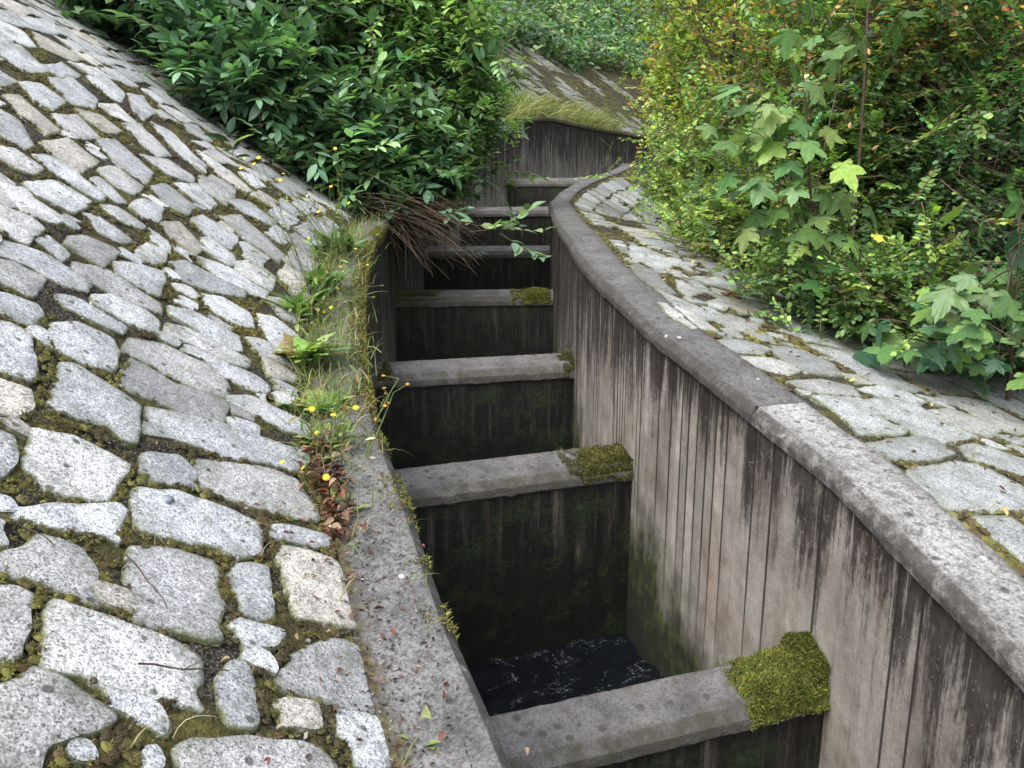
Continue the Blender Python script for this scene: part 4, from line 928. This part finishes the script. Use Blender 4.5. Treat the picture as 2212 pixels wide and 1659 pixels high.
# the leafy twig reaching out over the pool
def spray(name, label, cat, paths, lsize, per, tpl, pal, mat, sz=.004):
    root = empty(name, tuple(float(v) for v in paths[0][0])); tag(root, label, cat); P = []; AL = []
    for p in paths:
        p = np.asarray(p); t = np.linspace(.25, 1, per)*(len(p)-1); i = np.minimum(t.astype(int), len(p)-2); f = (t-i)[:, None]
        q = p[i]*(1-f)+p[i+1]*f; dr = unit(p[i+1]-p[i]); sd_ = unit(np.cross(dr, [0, 0, 1.])); sg = np.where(np.arange(per) % 2, 1, -1)[:, None]
        P.append(q); AL.append(unit(sd_*sg*.9+dr*.8+rng.normal(0, .25, (per, 3))+np.array([0, 0, .15])))
    P = np.vstack(P); AL = np.vstack(AL); n = len(P)
    V, F, K = place(tpl, P, AL, np.array([0, -.3, 1])+rng.normal(0, .3, (n, 3)), rng.uniform(.75, 1.2, n)*lsize, mixcol(pal, n))
    part('foliage', V, F, mat, root, col=K); V, F = tubes(paths, [(sz, sz*.4)]*len(paths), 4); part('stems', V, F, MAT['bark'], root); return root
spray('leafy_branch', 'leafy green branch stretching across the channel above the fifth weir', 'branch',
      [bez((-1.0, 8.2, -.2), (-.3, 7.2, -.45), (.27, 7.0, -.40), 9), bez((-.35, 7.3, -.43), (0, 7.1, -.4), (.15, 7.0, -.22), 7), bez((-.1, 7.1, -.43), (.1, 6.95, -.55), (.25, 6.9, -.62), 6)], .15, 11, OVAL, DARK[1:], MAT['leaf'])
# dead stems hanging over the left wall
pt = []
for q in range(230):
    a = np.array([-1.35+rng.normal(0, .16), 8.0+rng.uniform(-.5, 1.0), -.20+rng.normal(0, .08)])
    b = np.array([rng.uniform(-1.15, -.25), a[1]+rng.uniform(-.8, .1), rng.uniform(-.85, -.15)])
    pt.append(bez(a, (a+b)/2+np.array([.1, 0, rng.uniform(.02, .25)]), b+rng.normal(0, .03, 3), 8))
root = empty('dead_brush', (-1.35, 8.0, -.3)); tag(root, 'tangle of dry reddish brown stems hanging over the left coping', 'dead brush')
V, F = tubes(pt, [(.0042, .0014)]*len(pt), 4); part('stems', V, F, MAT['twig'], root)

YG = [(.17, .27, .075), (.25, .36, .09), (.36, .46, .12), (.11, .20, .065), (.46, .48, .13), (.34, .25, .10)]
DG = [(.05, .11, .055), (.075, .165, .07), (.12, .22, .085), (.18, .29, .10), (.26, .31, .08)]
RED = [(.42, .17, .08), (.50, .26, .12), (.34, .22, .08), (.50, .38, .11), (.34, .36, .09)]
shrub('small_leaved_shrub', 'yellow-green shrub with arching twigs beside the far bend of the right coping', 'shrub', (1.95, 8.8, -.7),
      [((2.0, 8.2, .25), (.62, 1.1, .85)), ((2.3, 10.0, .75), (.70, 1.1, .95)), ((1.75, 7.0, -.30), (.50, .7, .42)), ((1.85, 9.6, .1), (.45, .8, .5)), ((1.5, 6.2, -.25), (.35, .5, .30)), ((2.0, 10.3, 1.2), (.5, .9, .7))], 3300, 20, .048, ROUND, YG, [3, 4, 4, 2, 1.8, .6], MAT['small'], twig_len=.42, stems=26, top_pal=(RED, .45, .8), droop=.25)
shrub('small_leaved_shrub', 'dense green shrub with tiny round leaves behind the large maple leaves', 'shrub', (2.2, 6.0, -.9),
      [((1.95, 5.7, -.15), (.78, .75, .78)), ((2.3, 6.4, .65), (1.0, .9, .95)), ((1.62, 4.75, -.55), (.42, .45, .30)), ((2.0, 4.35, -.55), (.42, .35, .35)), ((2.6, 5.6, .2), (.8, .7, .9))], 3500, 20, .042, ROUND, YG[:4]+DG[1:4]+[(.2, .19, .035)], [2, 3, 2.4, 2, 2, 2, 1.5, .7], MAT['small'], twig_len=.34, stems=26, top_pal=(RED, .35, .8), droop=.25)
shrub('small_leaved_shrub', 'shaded dark shrub at the right edge above the near paving', 'shrub', (3.2, 4.8, -1.2),
      [((3.1, 4.9, -.1), (1.0, .85, 1.0)), ((3.0, 5.4, 1.0), (1.2, .8, .7)), ((2.5, 4.15, -.70), (.5, .35, .36)), ((3.0, 3.9, -.75), (.6, .35, .45))], 2500, 20, .042, ROUND, DG, [3, 4, 3, 2, .6], MAT['small'], twig_len=.34, stems=22, top_pal=(RED, .55, .9), droop=.25)
shrub('small_leaved_shrub', 'tall bush turning orange at the top, behind the others on the right', 'shrub', (3.4, 8.8, -.6),
      [((3.1, 8.4, 1.2), (1.2, 1.1, 1.2)), ((3.5, 11.6, 1.7), (1.1, 1.2, 1.3)), ((4.2, 7.2, 1.6), (1.2, 1.1, 1.2)), ((4.6, 9.5, 2.4), (1.6, 1.3, 1.3))], 2200, 20, .058, ROUND, YG, [2, 4, 4, 2, 2, 1], MAT['small'], twig_len=.42, stems=22, top_pal=(RED, .7, 1.0), droop=.1)
# maple saplings
def maple(label, base, ells, n, size, pal, wts, up=(0, -.35, .9), hang=.6):
    root = empty('maple_sapling', base); tag(root, label, 'sapling'); b = np.array(base); P = []; 
    for c, r, k in ells: p, _ = ell_points(k, c, r, .1); P.append(p)
    P = np.vstack(P); P = P[P[:, 2] > bank_z(P)+.06]; n = len(P)
    ax = b+(np.array(ells[0][0])-b)*np.clip((P[:, 2:3]-b[2])/(ells[0][0][2]-b[2]+ells[0][1][2]), 0, 1); out = unit((P-ax)*np.array([1, 1, .2])+rng.normal(0, .05, (n, 3)))
    al = unit(out*(1-hang)+np.array([-.12, -.35, -hang])+rng.normal(0, .22, (n, 3)))
    upn = np.array(up)+out*.35+rng.normal(0, .3, (n, 3)); sz = rng.uniform(.55, 1.25, n)*size; cl = mixcol(pal, n, wts, .2)
    V, F, K = join([place(MAPLES[q], P[q::4], al[q::4], upn[q::4], sz[q::4], cl[q::4]) for q in range(4)]); part('foliage', V, F, MAT['maple'], root, col=K)
    top = np.array(ells[0][0])+np.array([0, 0, ells[0][1][2]*1.0]); st = bez(b-np.array([0, 0, .1]), (b+top)/2+np.array([.06, 0, 0]), top, 12)
    paths = [st]; rr = [(.012, .005)]
    for p in P:
        q = st[int(np.clip((p[2]-.05-st[0][2])/(st[-1][2]-st[0][2]), 0, 1)*11)]; L_ = np.linalg.norm(q-p)
        if L_ > .22: q = p+(q-p)*(.13/L_)+rng.normal(0, .02, 3)
        paths.append(bez(q, (q+p)/2+np.array([0, 0, .03]), p, 5)); rr.append((.0026, .0016))
    for j in range(5):
        p = P[rng.integers(0, n)]; q = st[rng.integers(4, 11)]; paths.append(bez(q, (q+p)/2+np.array([0, 0, .1]), p, 7)); rr.append((.005, .002))
    V, F = tubes(paths, rr, 5); part('stem', V, F, MAT['bark'], root); return root
MP = [(.060, .13, .038), (.09, .17, .045), (.13, .22, .055), (.19, .27, .06), (.42, .42, .07), (.30, .20, .08)]
maple('maple sapling with large hanging green and yellow leaves in front of the bushes', (1.6, 4.5, -.95), [((1.40, 4.35, -.02), (.30, .22, .55), 38), ((1.2, 4.5, .25), (.22, .2, .25), 22), ((1.75, 4.7, .72), (.45, .2, .25), 20), ((1.6, 4.4, -.3), (.3, .15, .3), 20)], 0, .125, MP[:5], [3, 4, 3, 1.8, .35])
maple('dark maple sapling with broad leaves at the right edge of the paving', (2.4, 4.0, -1.15), [((2.15, 3.72, -.62), (.40, .22, .32), 46), ((2.3, 3.9, -.15), (.32, .22, .35), 16), ((1.8, 3.95, -.72), (.25, .15, .14), 8)], 0, .13, MP[:3]+[(.04, .095, .05)], [3, 2.5, 1, 3])
maple('small maple seedling rooted between the paving and the bushes', (1.45, 6.0, -.62), [((1.35, 6.0, -.5), (.2, .2, .14), 14)], 0, .085, MP[:3], [2, 3, 2])
# upright stems and one young tree standing among the bushes on the right
def young_tree(label, base, h, r, ells, n):
    root = empty('young_tree', base); tag(root, label, 'tree', None); b = np.array(base); top = b+np.array([rng.normal(0, .12), rng.normal(0, .1), h])
    st = bez(b-np.array([0, 0, .2]), (b+top)/2+rng.normal(0, .06, 3), top, 14); paths = [st]; rr = [(r, r*.45)]; P = []
    for c, q, k in ells: p, _ = ell_points(k, c, q, .2); P.append(p)
    P = np.vstack(P)
    for p in P[::6]:
        a = st[rng.integers(6, 14)]; paths.append(bez(a, (a+p)/2+np.array([0, 0, .15]), p, 6)); rr.append((r*.25, .003))
    V, F = tubes(paths, rr, 6); part('trunk', V, F, MAT['bark'], root)
    m = len(P)*9; k = np.repeat(np.arange(len(P)), 9); pos = P[k]+rng.normal(0, .09, (m, 3))
    V, F, K = place(OVAL, pos, rng.normal(0, 1, (m, 3))*np.array([1, 1, .5]), np.array([0, 0, 1.])+rng.normal(0, .4, (m, 3)), rng.uniform(.045, .085, m), mixcol([(.14, .20, .035), (.20, .26, .04), (.09, .16, .035), (.33, .34, .05)], m)); part('crown', V, F, MAT['small'], root, col=K)
young_tree('young pale-leaved tree, its thin trunk rising left of the maple leaves', (1.75, 6.9, -.85), 2.9, .028, [((1.7, 7.1, 1.35), (.7, .5, .55), 190), ((1.4, 7.4, .95), (.3, .3, .2), 40)], 0)
for lab, b, h in (('thin bare reddish stem rising beside the yellow maple leaves', (2.1, 5.3, -.9), 2.6), ('slim dark stem rising through the orange twigs at the upper right', (2.9, 5.3, -.9), 2.8), ('slender leaning stem near the right edge of the bushes', (3.3, 5.1, -.8), 2.8), ('thin upright shoot in front of the dense round-leaved shrub', (1.95, 4.95, -.9), 2.3)):
    root = empty('shrub_shoot', b); tag(root, lab, 'shoot'); b = np.array(b); V, F = tubes([bez(b-np.array([0, 0, .1]), b+np.array([rng.normal(0, .1), 0, h/2]), b+np.array([rng.normal(0, .15), 0, h]), 12)], [(.011, .006)], 6); part('stem', V, F, MAT['bark'], root)
    m = 60; t = rng.random(m); P = b+np.array([0, 0, 1.])*(t*h)[:, None]+rng.normal(0, .07, (m, 3))
    V, F, K = place(OVAL, P, rng.normal(0, 1, (m, 3)), np.array([0, 0, 1.])+rng.normal(0, .3, (m, 3)), rng.uniform(.04, .07, m), mixcol(YG+RED[:2], m)); part('foliage', V, F, MAT['small'], root, col=K)
# undergrowth and woodland far behind
def carpet(name, label, P, up, size, tpl, pal, wts, mat, h=.25):
    n = len(P); P = P+up*rng.uniform(0, h, (n, 1))+rng.normal(0, .03, (n, 3))
    V, F, K = place(tpl, P, rng.normal(0, 1, (n, 3))*np.array([1, 1, .4])+np.array([0, -.3, -.25]), up+rng.normal(0, .45, (n, 3)), rng.uniform(.6, 1.3, n)*size, mixcol(pal, n, wts)*np.clip(-.25+2.5*fbm(P, 1.1, 3), .25, 2)[:, None]); o = mesh_obj(name, V, F, mat, col=np.clip(K, .004, 1)); return tag(o, label, kind='stuff')
n = 34000; s = rng.uniform(12.5, 37, n); d = 2.5+rng.random(n)**1.3*7; d += 0
kk = (d > 2.75+fbm(np.c_[s, d], 1.2, 8)*.9-.4); s = s[kk]; d = d[kk]
P = np.array(bank_left(s, d)).T
UG = [(.045, .11, .05), (.075, .16, .065), (.115, .22, .075), (.18, .29, .09), (.15, .11, .06)]
carpet('undergrowth', 'ivy and low green plants covering the slope above the far paving', P, np.array([0, -.3, .8]), .19, OVAL, UG, [3, 4, 3, 2, .6], MAT['leaf'], .8)
n = 4500; s = rng.uniform(14.2, 27, n); d = rng.uniform(.15, 3.0, n); P = np.array(bank_left(s, d)).T; kk = fbm(np.c_[s, d], 1.2, 4) > .46
carpet('ground_cover', 'moss and small weeds spread over the far paved slope', P[kk], np.array([0, 0, 1.]), .05, OVAL, [(.13, .14, .035), (.09, .10, .03), (.18, .16, .05), (.10, .08, .04)], None, MAT['small'], .05)
P = np.c_[rng.uniform(1, 26, 60000), rng.uniform(20, 34, 60000), rng.random(60000)*11-.5]
kk = (P[:, 1] > 19+.55*np.abs(P[:, 0]-10)*.3+2*fbm(P, .35, 2)) & (fbm(P, .6, 9) > .42) & (P[:, 0] > (P[:, 1]-11)*.42-1+0*P[:, 2])
carpet('woodland', 'shaded woodland foliage closing the background', P[kk], np.array([0, -.5, .6]), .24, OVAL, UG, [4, 3, 2, .7, .2], MAT['leaf'], .3)
for i, (x, y, lab) in enumerate(((4.6, 22.5, 'slender dark tree trunk in the shade behind the far slope'), (7.5, 23.5, 'second dark trunk in the shade, behind the orange bush'), (-2.2, 15.5, 'tree above the left shrubs, its trunk hidden by leaves'))):
    zb = float(max(bank_z(np.array([[x, y, 0.]]))[0], -1.)); root = empty('woodland_tree', (x, y, zb)); tag(root, lab, 'tree'); b = np.array([x, y, zb])
    V, F = tubes([bez(b-np.array([0, 0, .3]), b+np.array([.1, 0, 3]), b+np.array([.3, 0, 6.5]), 10)]+[bez(b+np.array([0, 0, 3.+q*.4]), b+np.array([rng.normal(0, .6), rng.normal(0, .6), 4+q*.4]), b+np.array([rng.normal(0, 1.5), rng.normal(0, 1.2), 4.6+q*.4]), 6) for q in range(8)], [(.13, .05)]+[(.05, .01)]*8, 8); part('trunk', V, F, MAT['bark'], root)
    p, _ = ell_points(2600, b+np.array([.2, 0, 5.2]), (2.4, 2.0, 1.9), .2); m = len(p)
    V, F, K = place(OVAL, p, rng.normal(0, 1, (m, 3)), np.array([0, 0, 1.])+rng.normal(0, .5, (m, 3)), rng.uniform(.14, .26, m), mixcol(UG, m, [4, 4, 3, 1, .1])); part('crown', V, F, MAT['leaf'], root, col=K)
# grass
def grass(name, label, P, lean, size, pal, wd=.035, mat='weed'):
    n = len(P); segs = 5; L = rng.uniform(.5, 1.2, n)*size; dr = unit(np.array([0, 0, 1.])+rng.normal(0, .35, (n, 3))+np.asarray(lean)*.35)
    t = np.linspace(0, 1, segs+1)[None, :, None]; ln = np.asarray(lean)*rng.uniform(.4, 1.2, (n, 1))
    C_ = P[:, None]+L[:, None, None]*(dr[:, None]*t+(ln[:, None]+np.array([0, 0, -.75])*rng.uniform(.3, 1, (n, 1))[:, None])*t**2.2)
    sd_ = unit(np.cross(dr, rng.normal(0, 1, (n, 3))))[:, None]*(L[:, None, None]*wd*.5*(1-t**1.5))+0*C_
    V = np.stack([C_-sd_, C_+sd_], 2).reshape(-1, 3); b = (np.arange(n)*(segs+1)*2)[:, None]+np.arange(segs)[None]*2
    F = np.stack([b, b+1, b+3, b+2], -1).reshape(-1, 4); K = np.repeat(mixcol(pal, n), (segs+1)*2, axis=0)
    o = mesh_obj(name, V, F, MAT[mat], col=K); return tag(o, label, kind='stuff')
GP = [(.14, .20, .06), (.20, .24, .08), (.30, .27, .12), (.10, .17, .05)]
n = 1700; s = LL.s_of_y(13.6)+rng.random(n)*6; d = rng.uniform(-.22, .35, n); X, Y, Z = bank_left(s, np.maximum(d, 0)); x2, y2, z2 = LL.at(s, CW+d); P = np.where(d[:, None] < 0, np.c_[x2, y2, z2], np.c_[X, Y, Z])
grass('grass', 'long grass drooping over the top of the dark end wall', P, (.45, -.6, 0), .55, [(.20, .24, .09), (.30, .28, .13), (.38, .34, .18), (.14, .20, .07)], .028)
n = 600; s = LL.s_of_y(13.9)+rng.random(n)*1.8; d = rng.uniform(.1, .7, n); grass('grass', 'fresh green grass clump left of the dark end wall', np.array(bank_left(s, d)).T, (.1, -.3, .1), .45, [(.12, .24, .07), (.18, .30, .10), (.09, .18, .06)])
n = 260; s = rng.uniform(2.6, 10, n); d = rng.uniform(0, 2.2, n)**1.; o = np.array(bank_left(s, d)).T+np.array([0, 0, .012])
grass('dry_grass', 'bleached dry grass straws lying on the paving', o, (.5, -.2, -.25), .11, [(.34, .27, .15), (.25, .19, .10), (.45, .40, .26)], .022, 'dry')
n = 2200; s = np.r_[rng.normal(5.35, .6, n//2), rng.normal(7.2, .9, n-n//2)]; d = rng.normal(.0, .09, n); x, y, z = LL.at(s, CW-.06+d); 
grass('grass', 'thin green and straw-coloured grass growing along the left coping', np.c_[x, y, z], (.1, -.15, 0), .16, [(.12, .2, .06), (.30, .26, .14), (.2, .24, .09)], .03)
# rosettes, flower stalks
def rosette(name, label, c, n, size, tpl, pal, flat=.35):
    root = empty(name, c); tag(root, label, 'weed'); a = rng.random(n)*6.28; el = rng.uniform(flat*.4, flat*1.9, n); al = np.c_[np.cos(a), np.sin(a), el+.25]
    P = np.array(c)+unit(al)*.008+rng.normal(0, size*.12, (n, 3))*np.array([1, 1, 0]); V, F, K = place(tpl, P, al, np.c_[-np.cos(a)*.5, -np.sin(a)*.5, np.ones(n)], rng.uniform(.55, 1.15, n)*size, mixcol(pal, n, jit=.15)); part('leaves', V, F, MAT['weed'], root, col=K); return root
WPB = [(.17, .28, .07), (.24, .35, .09), (.12, .21, .06), (.30, .38, .13), (.26, .20, .09)]
WP = [(.12, .19, .055), (.16, .235, .07), (.085, .14, .05), (.20, .26, .09)]
rosette('weed_rosette', 'bright green leafy rosette on the left coping, the largest tuft', (-.87, 3.50, -.76), 75, .17, DAND, WPB, .55)
rosette('weed_rosette', 'toothed dandelion-like rosette in front of the largest tuft', (-.74, 3.14, -.88), 50, .15, DAND, WPB, .4)
rosette('weed_rosette', 'jagged green rosette just left of the second weir end', (-.66, 2.90, -.95), 44, .14, DAND, WPB, .4)
rosette('seedling', 'small plant with smooth oval leaves at the near end of the leaf litter', (-.525, 2.46, -1.015), 7, .085, leaf_oval(.42, .1, .15), WP[1:2]+WP[3:], .5)
rosette('weed_rosette', 'loose weed on the coping edge beside the fourth weir', (-.98, 4.45, -.58), 40, .18, DAND, [(.10, .19, .07), (.14, .24, .09)], .7)
rosette('weed_rosette', 'grey-green weed clump near the dead stems', (-1.08, 5.4, -.46), 50, .20, SLIM, [(.10, .18, .08), (.15, .24, .11)], .8)
rosette('weed_rosette', 'pale narrow-leaved weed below the tall yellow flowers', (-1.02, 4.05, -.65), 44, .18, SLIM, [(.13, .22, .08), (.20, .29, .10)], .9)
rosette('seedling', 'small green seedling at the bottom edge between stones and coping', (-.20, 1.62, -1.19), 6, .06, leaf_oval(.42, .1, .15), WP[3:], .6)
def flower_head(c, r, colr, yellow=True):
    nrm = unit(np.array([rng.normal(0, .4), rng.normal(-.3, .4), 1.])); parts = []
    for q, (m, rr, lf) in enumerate(((13, 1, .12), (10, .68, .45))):
        a = np.arange(m)/m*6.283+q*.3; x = unit(np.cross(nrm, [0.3, .9, .1])); y = np.cross(nrm, x)
        al = x*np.cos(a)[:, None]+y*np.sin(a)[:, None]+nrm*lf; parts.append(place((BLADE[0]*np.array([.36, 1, 1]), BLADE[1]), np.tile(c, (m, 1)), al, np.tile(nrm, (m, 1)), np.full(m, r*rr), mixcol([colr], m, jit=.08)))
    V0, T0 = ST; cup = c-nrm*r*.35+V0[:, [0, 1, 2]]*np.array([.35, .35, .4])*r; parts.append((cup, T0, np.tile((.12, .16, .04), (len(V0), 1))))
    return join(parts)
YEL = (.72, .56, .06)
FB = {'a': ((-1.09, 4.52, -.56), 'tall branching yellow-flowered weed leaning left over the stones'), 'b': ((-1.02, 5.15, -.52), 'yellow-flowered weed in front of the dark shrub leaves'),
      'c': ((-.98, 4.05, -.64), 'bushy weed with many small yellow flowers along the left coping'), 'd': ((-.66, 2.86, -.96), 'low weed with open yellow flowers beside the leaf litter')}
for k, (b, lab) in FB.items():
    root = empty('flowering_weed', b); tag(root, lab, 'flower'); b = np.array(b); paths = []; rr = []; lv = []
    for q, f in enumerate(FLOWERS[k]):
        f = np.array(f); zb = bank_z(f[None])[0]; f[2] = max(f[2], zb+.02); mid = b*.55+f*.45+np.array([0, 0, .08])+rng.normal(0, .02, 3); p = bez(b+rng.normal(0, .012, 3)*np.array([1, 1, 0]), mid, f, 10); paths.append(p); rr.append((.0022, .0011))
        for e in range(3):
            j = rng.integers(2, 8); e0 = p[j]; e1 = e0+rng.normal(0, .05, 3)+np.array([0, 0, .04]); paths.append(bez(e0, (e0+e1)/2, e1, 4)); rr.append((.0012, .0008)); lv.append(e1); lv.append(p[j])
        wht = (k == 'd' and q == 5); V, F, K = flower_head(f, rng.uniform(.008, .0145) if not wht else .021, (.80, .74, .48) if wht else YEL); h = part('flower', V, F, MAT['flower'], root, col=K)
        if wht: h['label'] = 'large pale cream flower head'
    V, F = tubes(paths, rr, 4); part('stalks', V, F, MAT['stem'], root); lv = np.array(lv); n = len(lv)
    V, F, K = place(SLIM, lv, rng.normal(0, 1, (n, 3))+np.array([0, 0, .4]), np.array([0, 0, 1.])+rng.normal(0, .3, (n, 3)), rng.uniform(.018, .05, n), mixcol(WP[:3]+[(.2, .14, .06)], n)); part('leaves', V, F, MAT['weed'], root, col=K)
for q, (b, h, lab) in enumerate((((-.96, 4.2, -.62), .42, 'tall lanky green stalk with small leaves left of the fourth weir'), ((-.86, 3.62, -.76), .26, 'thin stalk rising behind the largest green rosette'), ((-1.06, 5.0, -.52), .38, 'spindly stalk with dry seed heads by the dead stems'), ((-.62, 2.8, -.96), .24, 'dark thin stalk standing in the leaf litter'))):
    root = empty('weed_stalk', b); tag(root, lab, 'weed'); b = np.array(b); pp = []; lv = []
    for j in range(5):
        e = b+np.array([rng.normal(0, .07), rng.normal(0, .05), h*rng.uniform(.6, 1.1)]); p = bez(b, (b+e)/2+rng.normal(0, .02, 3), e, 10); pp.append(p); lv += [p[i] for i in range(2, 10)]
    V, F = tubes(pp, [(.0026, .001)]*5, 4); part('stalk', V, F, MAT['stem'], root); lv = np.array(lv); n = len(lv)
    V, F, K = place(SLIM, lv, rng.normal(0, 1, (n, 3))+np.array([0, 0, .5]), np.array([0, 0, 1.])+rng.normal(0, .3, (n, 3)), rng.uniform(.02, .07, n), mixcol(WP+[(.22, .17, .08)], n)); part('leaves', V, F, MAT['weed'], root, col=K)
# bud stalk leaning over the channel
root = empty('flower_stalk', (-.52, 2.74, -.93)); tag(root, 'budding stalk leaning out over the pool between the second and third weirs', 'flower'); b = np.array([-.50, 2.76, -.92]); e = np.array([-.386, 2.83, -.66])
pp = [bez(b, (b+e)/2+np.array([-.03, 0, .0]), e, 10), bez(b+np.array([.006, 0, 0]), (b+e)/2+np.array([.0, 0, -.02]), e+np.array([-.02, 0, -.05]), 10)]; tip = []
for q in range(9):
    a = pp[q % 2][rng.integers(5, 10)]; c = a+np.array([rng.normal(0, .022), 0, rng.uniform(.005, .03)]); pp.append(bez(a, (a+c)/2, c, 4)); tip.append(c)
V, F = tubes(pp, [(.003, .0018)]*2+[(.0014, .001)]*9, 5); part('stalk', V, F, MAT['stem'], root)
for c in tip: V, F, K = flower_head(c, .008, (.55, .28, .05)); part('bud', V, F, MAT['flower'], root, col=K)
# leaf litter, crumbs and needles, twigs
DP = [(.10, .048, .032), (.15, .08, .05), (.07, .042, .03), (.21, .14, .09), (.12, .042, .03)]
n = 190; s = rng.uniform(4.05, 4.65, n); d = rng.normal(-.01, .03, n); P = []
def surf(s, d):
    x, y, z = LL.at(s, CW+np.minimum(d, 0)); X, Y, Z = bank_left(s, np.maximum(d, 0)); return np.where((d < 0)[:, None], np.c_[x, y, z], np.c_[X, Y, Z])
def litter(name, label, s, d, size, pal, tpl=DRY, lift=.02, mat='dry'):
    n = len(s); P = surf(s, d)+np.c_[np.zeros(n), np.zeros(n), rng.uniform(.004, lift, n)]
    V, F, K = place(tpl, P, rng.normal(0, 1, (n, 3))*np.array([1, 1, .25]), np.array([0, 0, 1.])+rng.normal(0, .45, (n, 3)), rng.uniform(.6, 1.3, n)*size, mixcol(pal, n, jit=.3)); return tag(mesh_obj(name, V, F, MAT[mat], col=K), label, kind='stuff')
litter('leaf_litter', 'heap of curled red-brown dead leaves along the left coping', s, d, .042, DP, lift=.035)
n = 330; s = np.r_[rng.uniform(4.6, 8, 170), rng.uniform(2.3, 4.1, 160)]; d = np.r_[rng.normal(-.03, .06, 170), rng.normal(.03, .14, 160)]; litter('leaf_litter', 'scattered shreds of dead leaves on coping and stones', s, d, .020, DP)
n = 2600; s = rng.uniform(2.2, 5.4, n); d = rng.uniform(-.19, .06, n)-.0; kk = (d > -.07) | (rng.random(n) < .45); s = s[kk]; d = d[kk]; litter('debris', 'dark crumbs, needles and grit lying on the left coping', s, d, .011, [(.025, .022, .02), (.05, .035, .028), (.09, .05, .035), (.16, .15, .15)], (np.array([(-.2, 0, 0), (.2, 0, .05), (.15, 1, 0), (-.1, .9, .08), (0, .5, .3)], float), np.array([(0, 1, 4), (1, 2, 4), (2, 3, 4), (3, 0, 4)])), .004, 'tuft')
n = 500; s = rng.uniform(2.4, 5, n); d = rng.uniform(0, 1.4, n); kk = look(dL, s, d) > 1; litter('debris', 'grit and bits of bark in the joints of the near paving', s[kk], d[kk], .013, [(.03, .026, .022), (.10, .06, .04), (.2, .19, .18)], (np.array([(-.3, 0, 0), (.3, 0, .05), (.25, 1, 0), (-.2, .9, .08), (0, .5, .35)], float), np.array([(0, 1, 4), (1, 2, 4), (2, 3, 4), (3, 0, 4)])), .012, 'tuft')
n = 150; s = rng.uniform(3.4, 8, n); d = rng.uniform(.05, 1.1, n); X, Y, Z = bank_right(s, d); P = np.c_[X, Y, Z+.02]
V, F, K = place(DRY, P, rng.normal(0, 1, (n, 3))*np.array([1, 1, .2]), np.array([0, 0, 1.])+rng.normal(0, .4, (n, 3)), rng.uniform(.015, .035, n), mixcol(DP+[(.5, .4, .15)], n, jit=.3)); tag(mesh_obj('leaf_litter', V, F, MAT['dry'], col=K), 'fallen leaves scattered over the right paving', kind='stuff')
# moss fringe that hangs from the crumbling inner edge of the left coping
n = 26000; s = np.r_[rng.uniform(4.9, 8.6, 23000), rng.uniform(3.6, 4.9, 3000)]; d = -.012+rng.random(n)**2*.075; hh = -rng.random(n)**1.6*.11*np.where(d < 0, 1, .0); kk = fbm(np.c_[s, d*0], 5, 13) > np.interp(s, [2.5, 4.8, 5.2, 9], [.56, .52, .36, .3]); s, d, hh = s[kk], d[kk], hh[kk]
sd2 = rng.random(len(s)) < .45; dd = np.where(sd2, -.014, d); zz = np.where(sd2, -rng.random(len(s))*.085, .002); x, y, z = LL.at(s, dd); n = len(s)
V, F, K = place(BLADE2, np.c_[x, y, z+zz], unit(rng.normal(0, .6, (n, 3))+np.array([.4, -.2, .35])), rng.normal(0, 1, (n, 3)), rng.uniform(.008, .018, n), mixcol([(.09, .09, .025), (.14, .13, .03), (.05, .055, .02), (.18, .16, .05)], n, jit=.3)); tag(mesh_obj('moss', V, F, MAT['tuft'], col=K), 'olive moss fringe along the inner edge of the left coping', kind='stuff')
for lab, (s0, d0, s1, d1, r) in {'dark twig lying across a big pale stone near the lower left': (3.5, .72, 3.48, .60, .0018), 'short black twig on the stone nearest the leaf litter': (3.98, .25, 3.93, .16, .0022),
        'long dark stick on the large stone in the bottom left corner': (3.22, .45, 3.30, .30, .0022), 'thin twig on the left coping near the first weir': (2.95, -.20, 3.0, -.06, .0025), 'small dark twig in the joint below the middle stones': (3.55, .48, 3.42, .40, .002), 'black twig on the coping near the bottom edge': (2.62, -.18, 2.60, -.06, .003)}.items():
    t = np.linspace(0, 1, 7); P = surf(s0+(s1-s0)*t, d0+(d1-d0)*t)+np.array([0, 0, .022])+rng.normal(0, .0025, (7, 3)); V, F = tubes([P, bez(P[3], P[3]+np.array([.01, .01, .005]), P[3]+np.array([.03, .02, .004]), 4)], [(r, r*.6), (r*.6, r*.3)], 5)
    o = mesh_obj('twig', V, F, MAT['bark']); tag(o, lab, 'twig', 'fallen twigs')
c = surf(np.array([3.86]), np.array([.42]))[0]; V = np.array([(-.02, -.012, 0), (.015, -.018, .002), (.024, .006, 0), (.0, .02, .001), (-.022, .01, .003)]); V = V*.8; V = np.vstack([V*.8+np.array([0, .002, .020]), V+np.array([0, 0, .008])])+c
F = [np.array([[0, 1, 2, 3, 4], [9, 8, 7, 6, 5]]), np.array([[i, i+5, (i+1) % 5+5, (i+1) % 5] for i in range(5)])]; tag(mesh_obj('slate_chip', V, F, MAT['slate']), 'blue-grey stone chip resting on moss between two stones', 'stone chip')
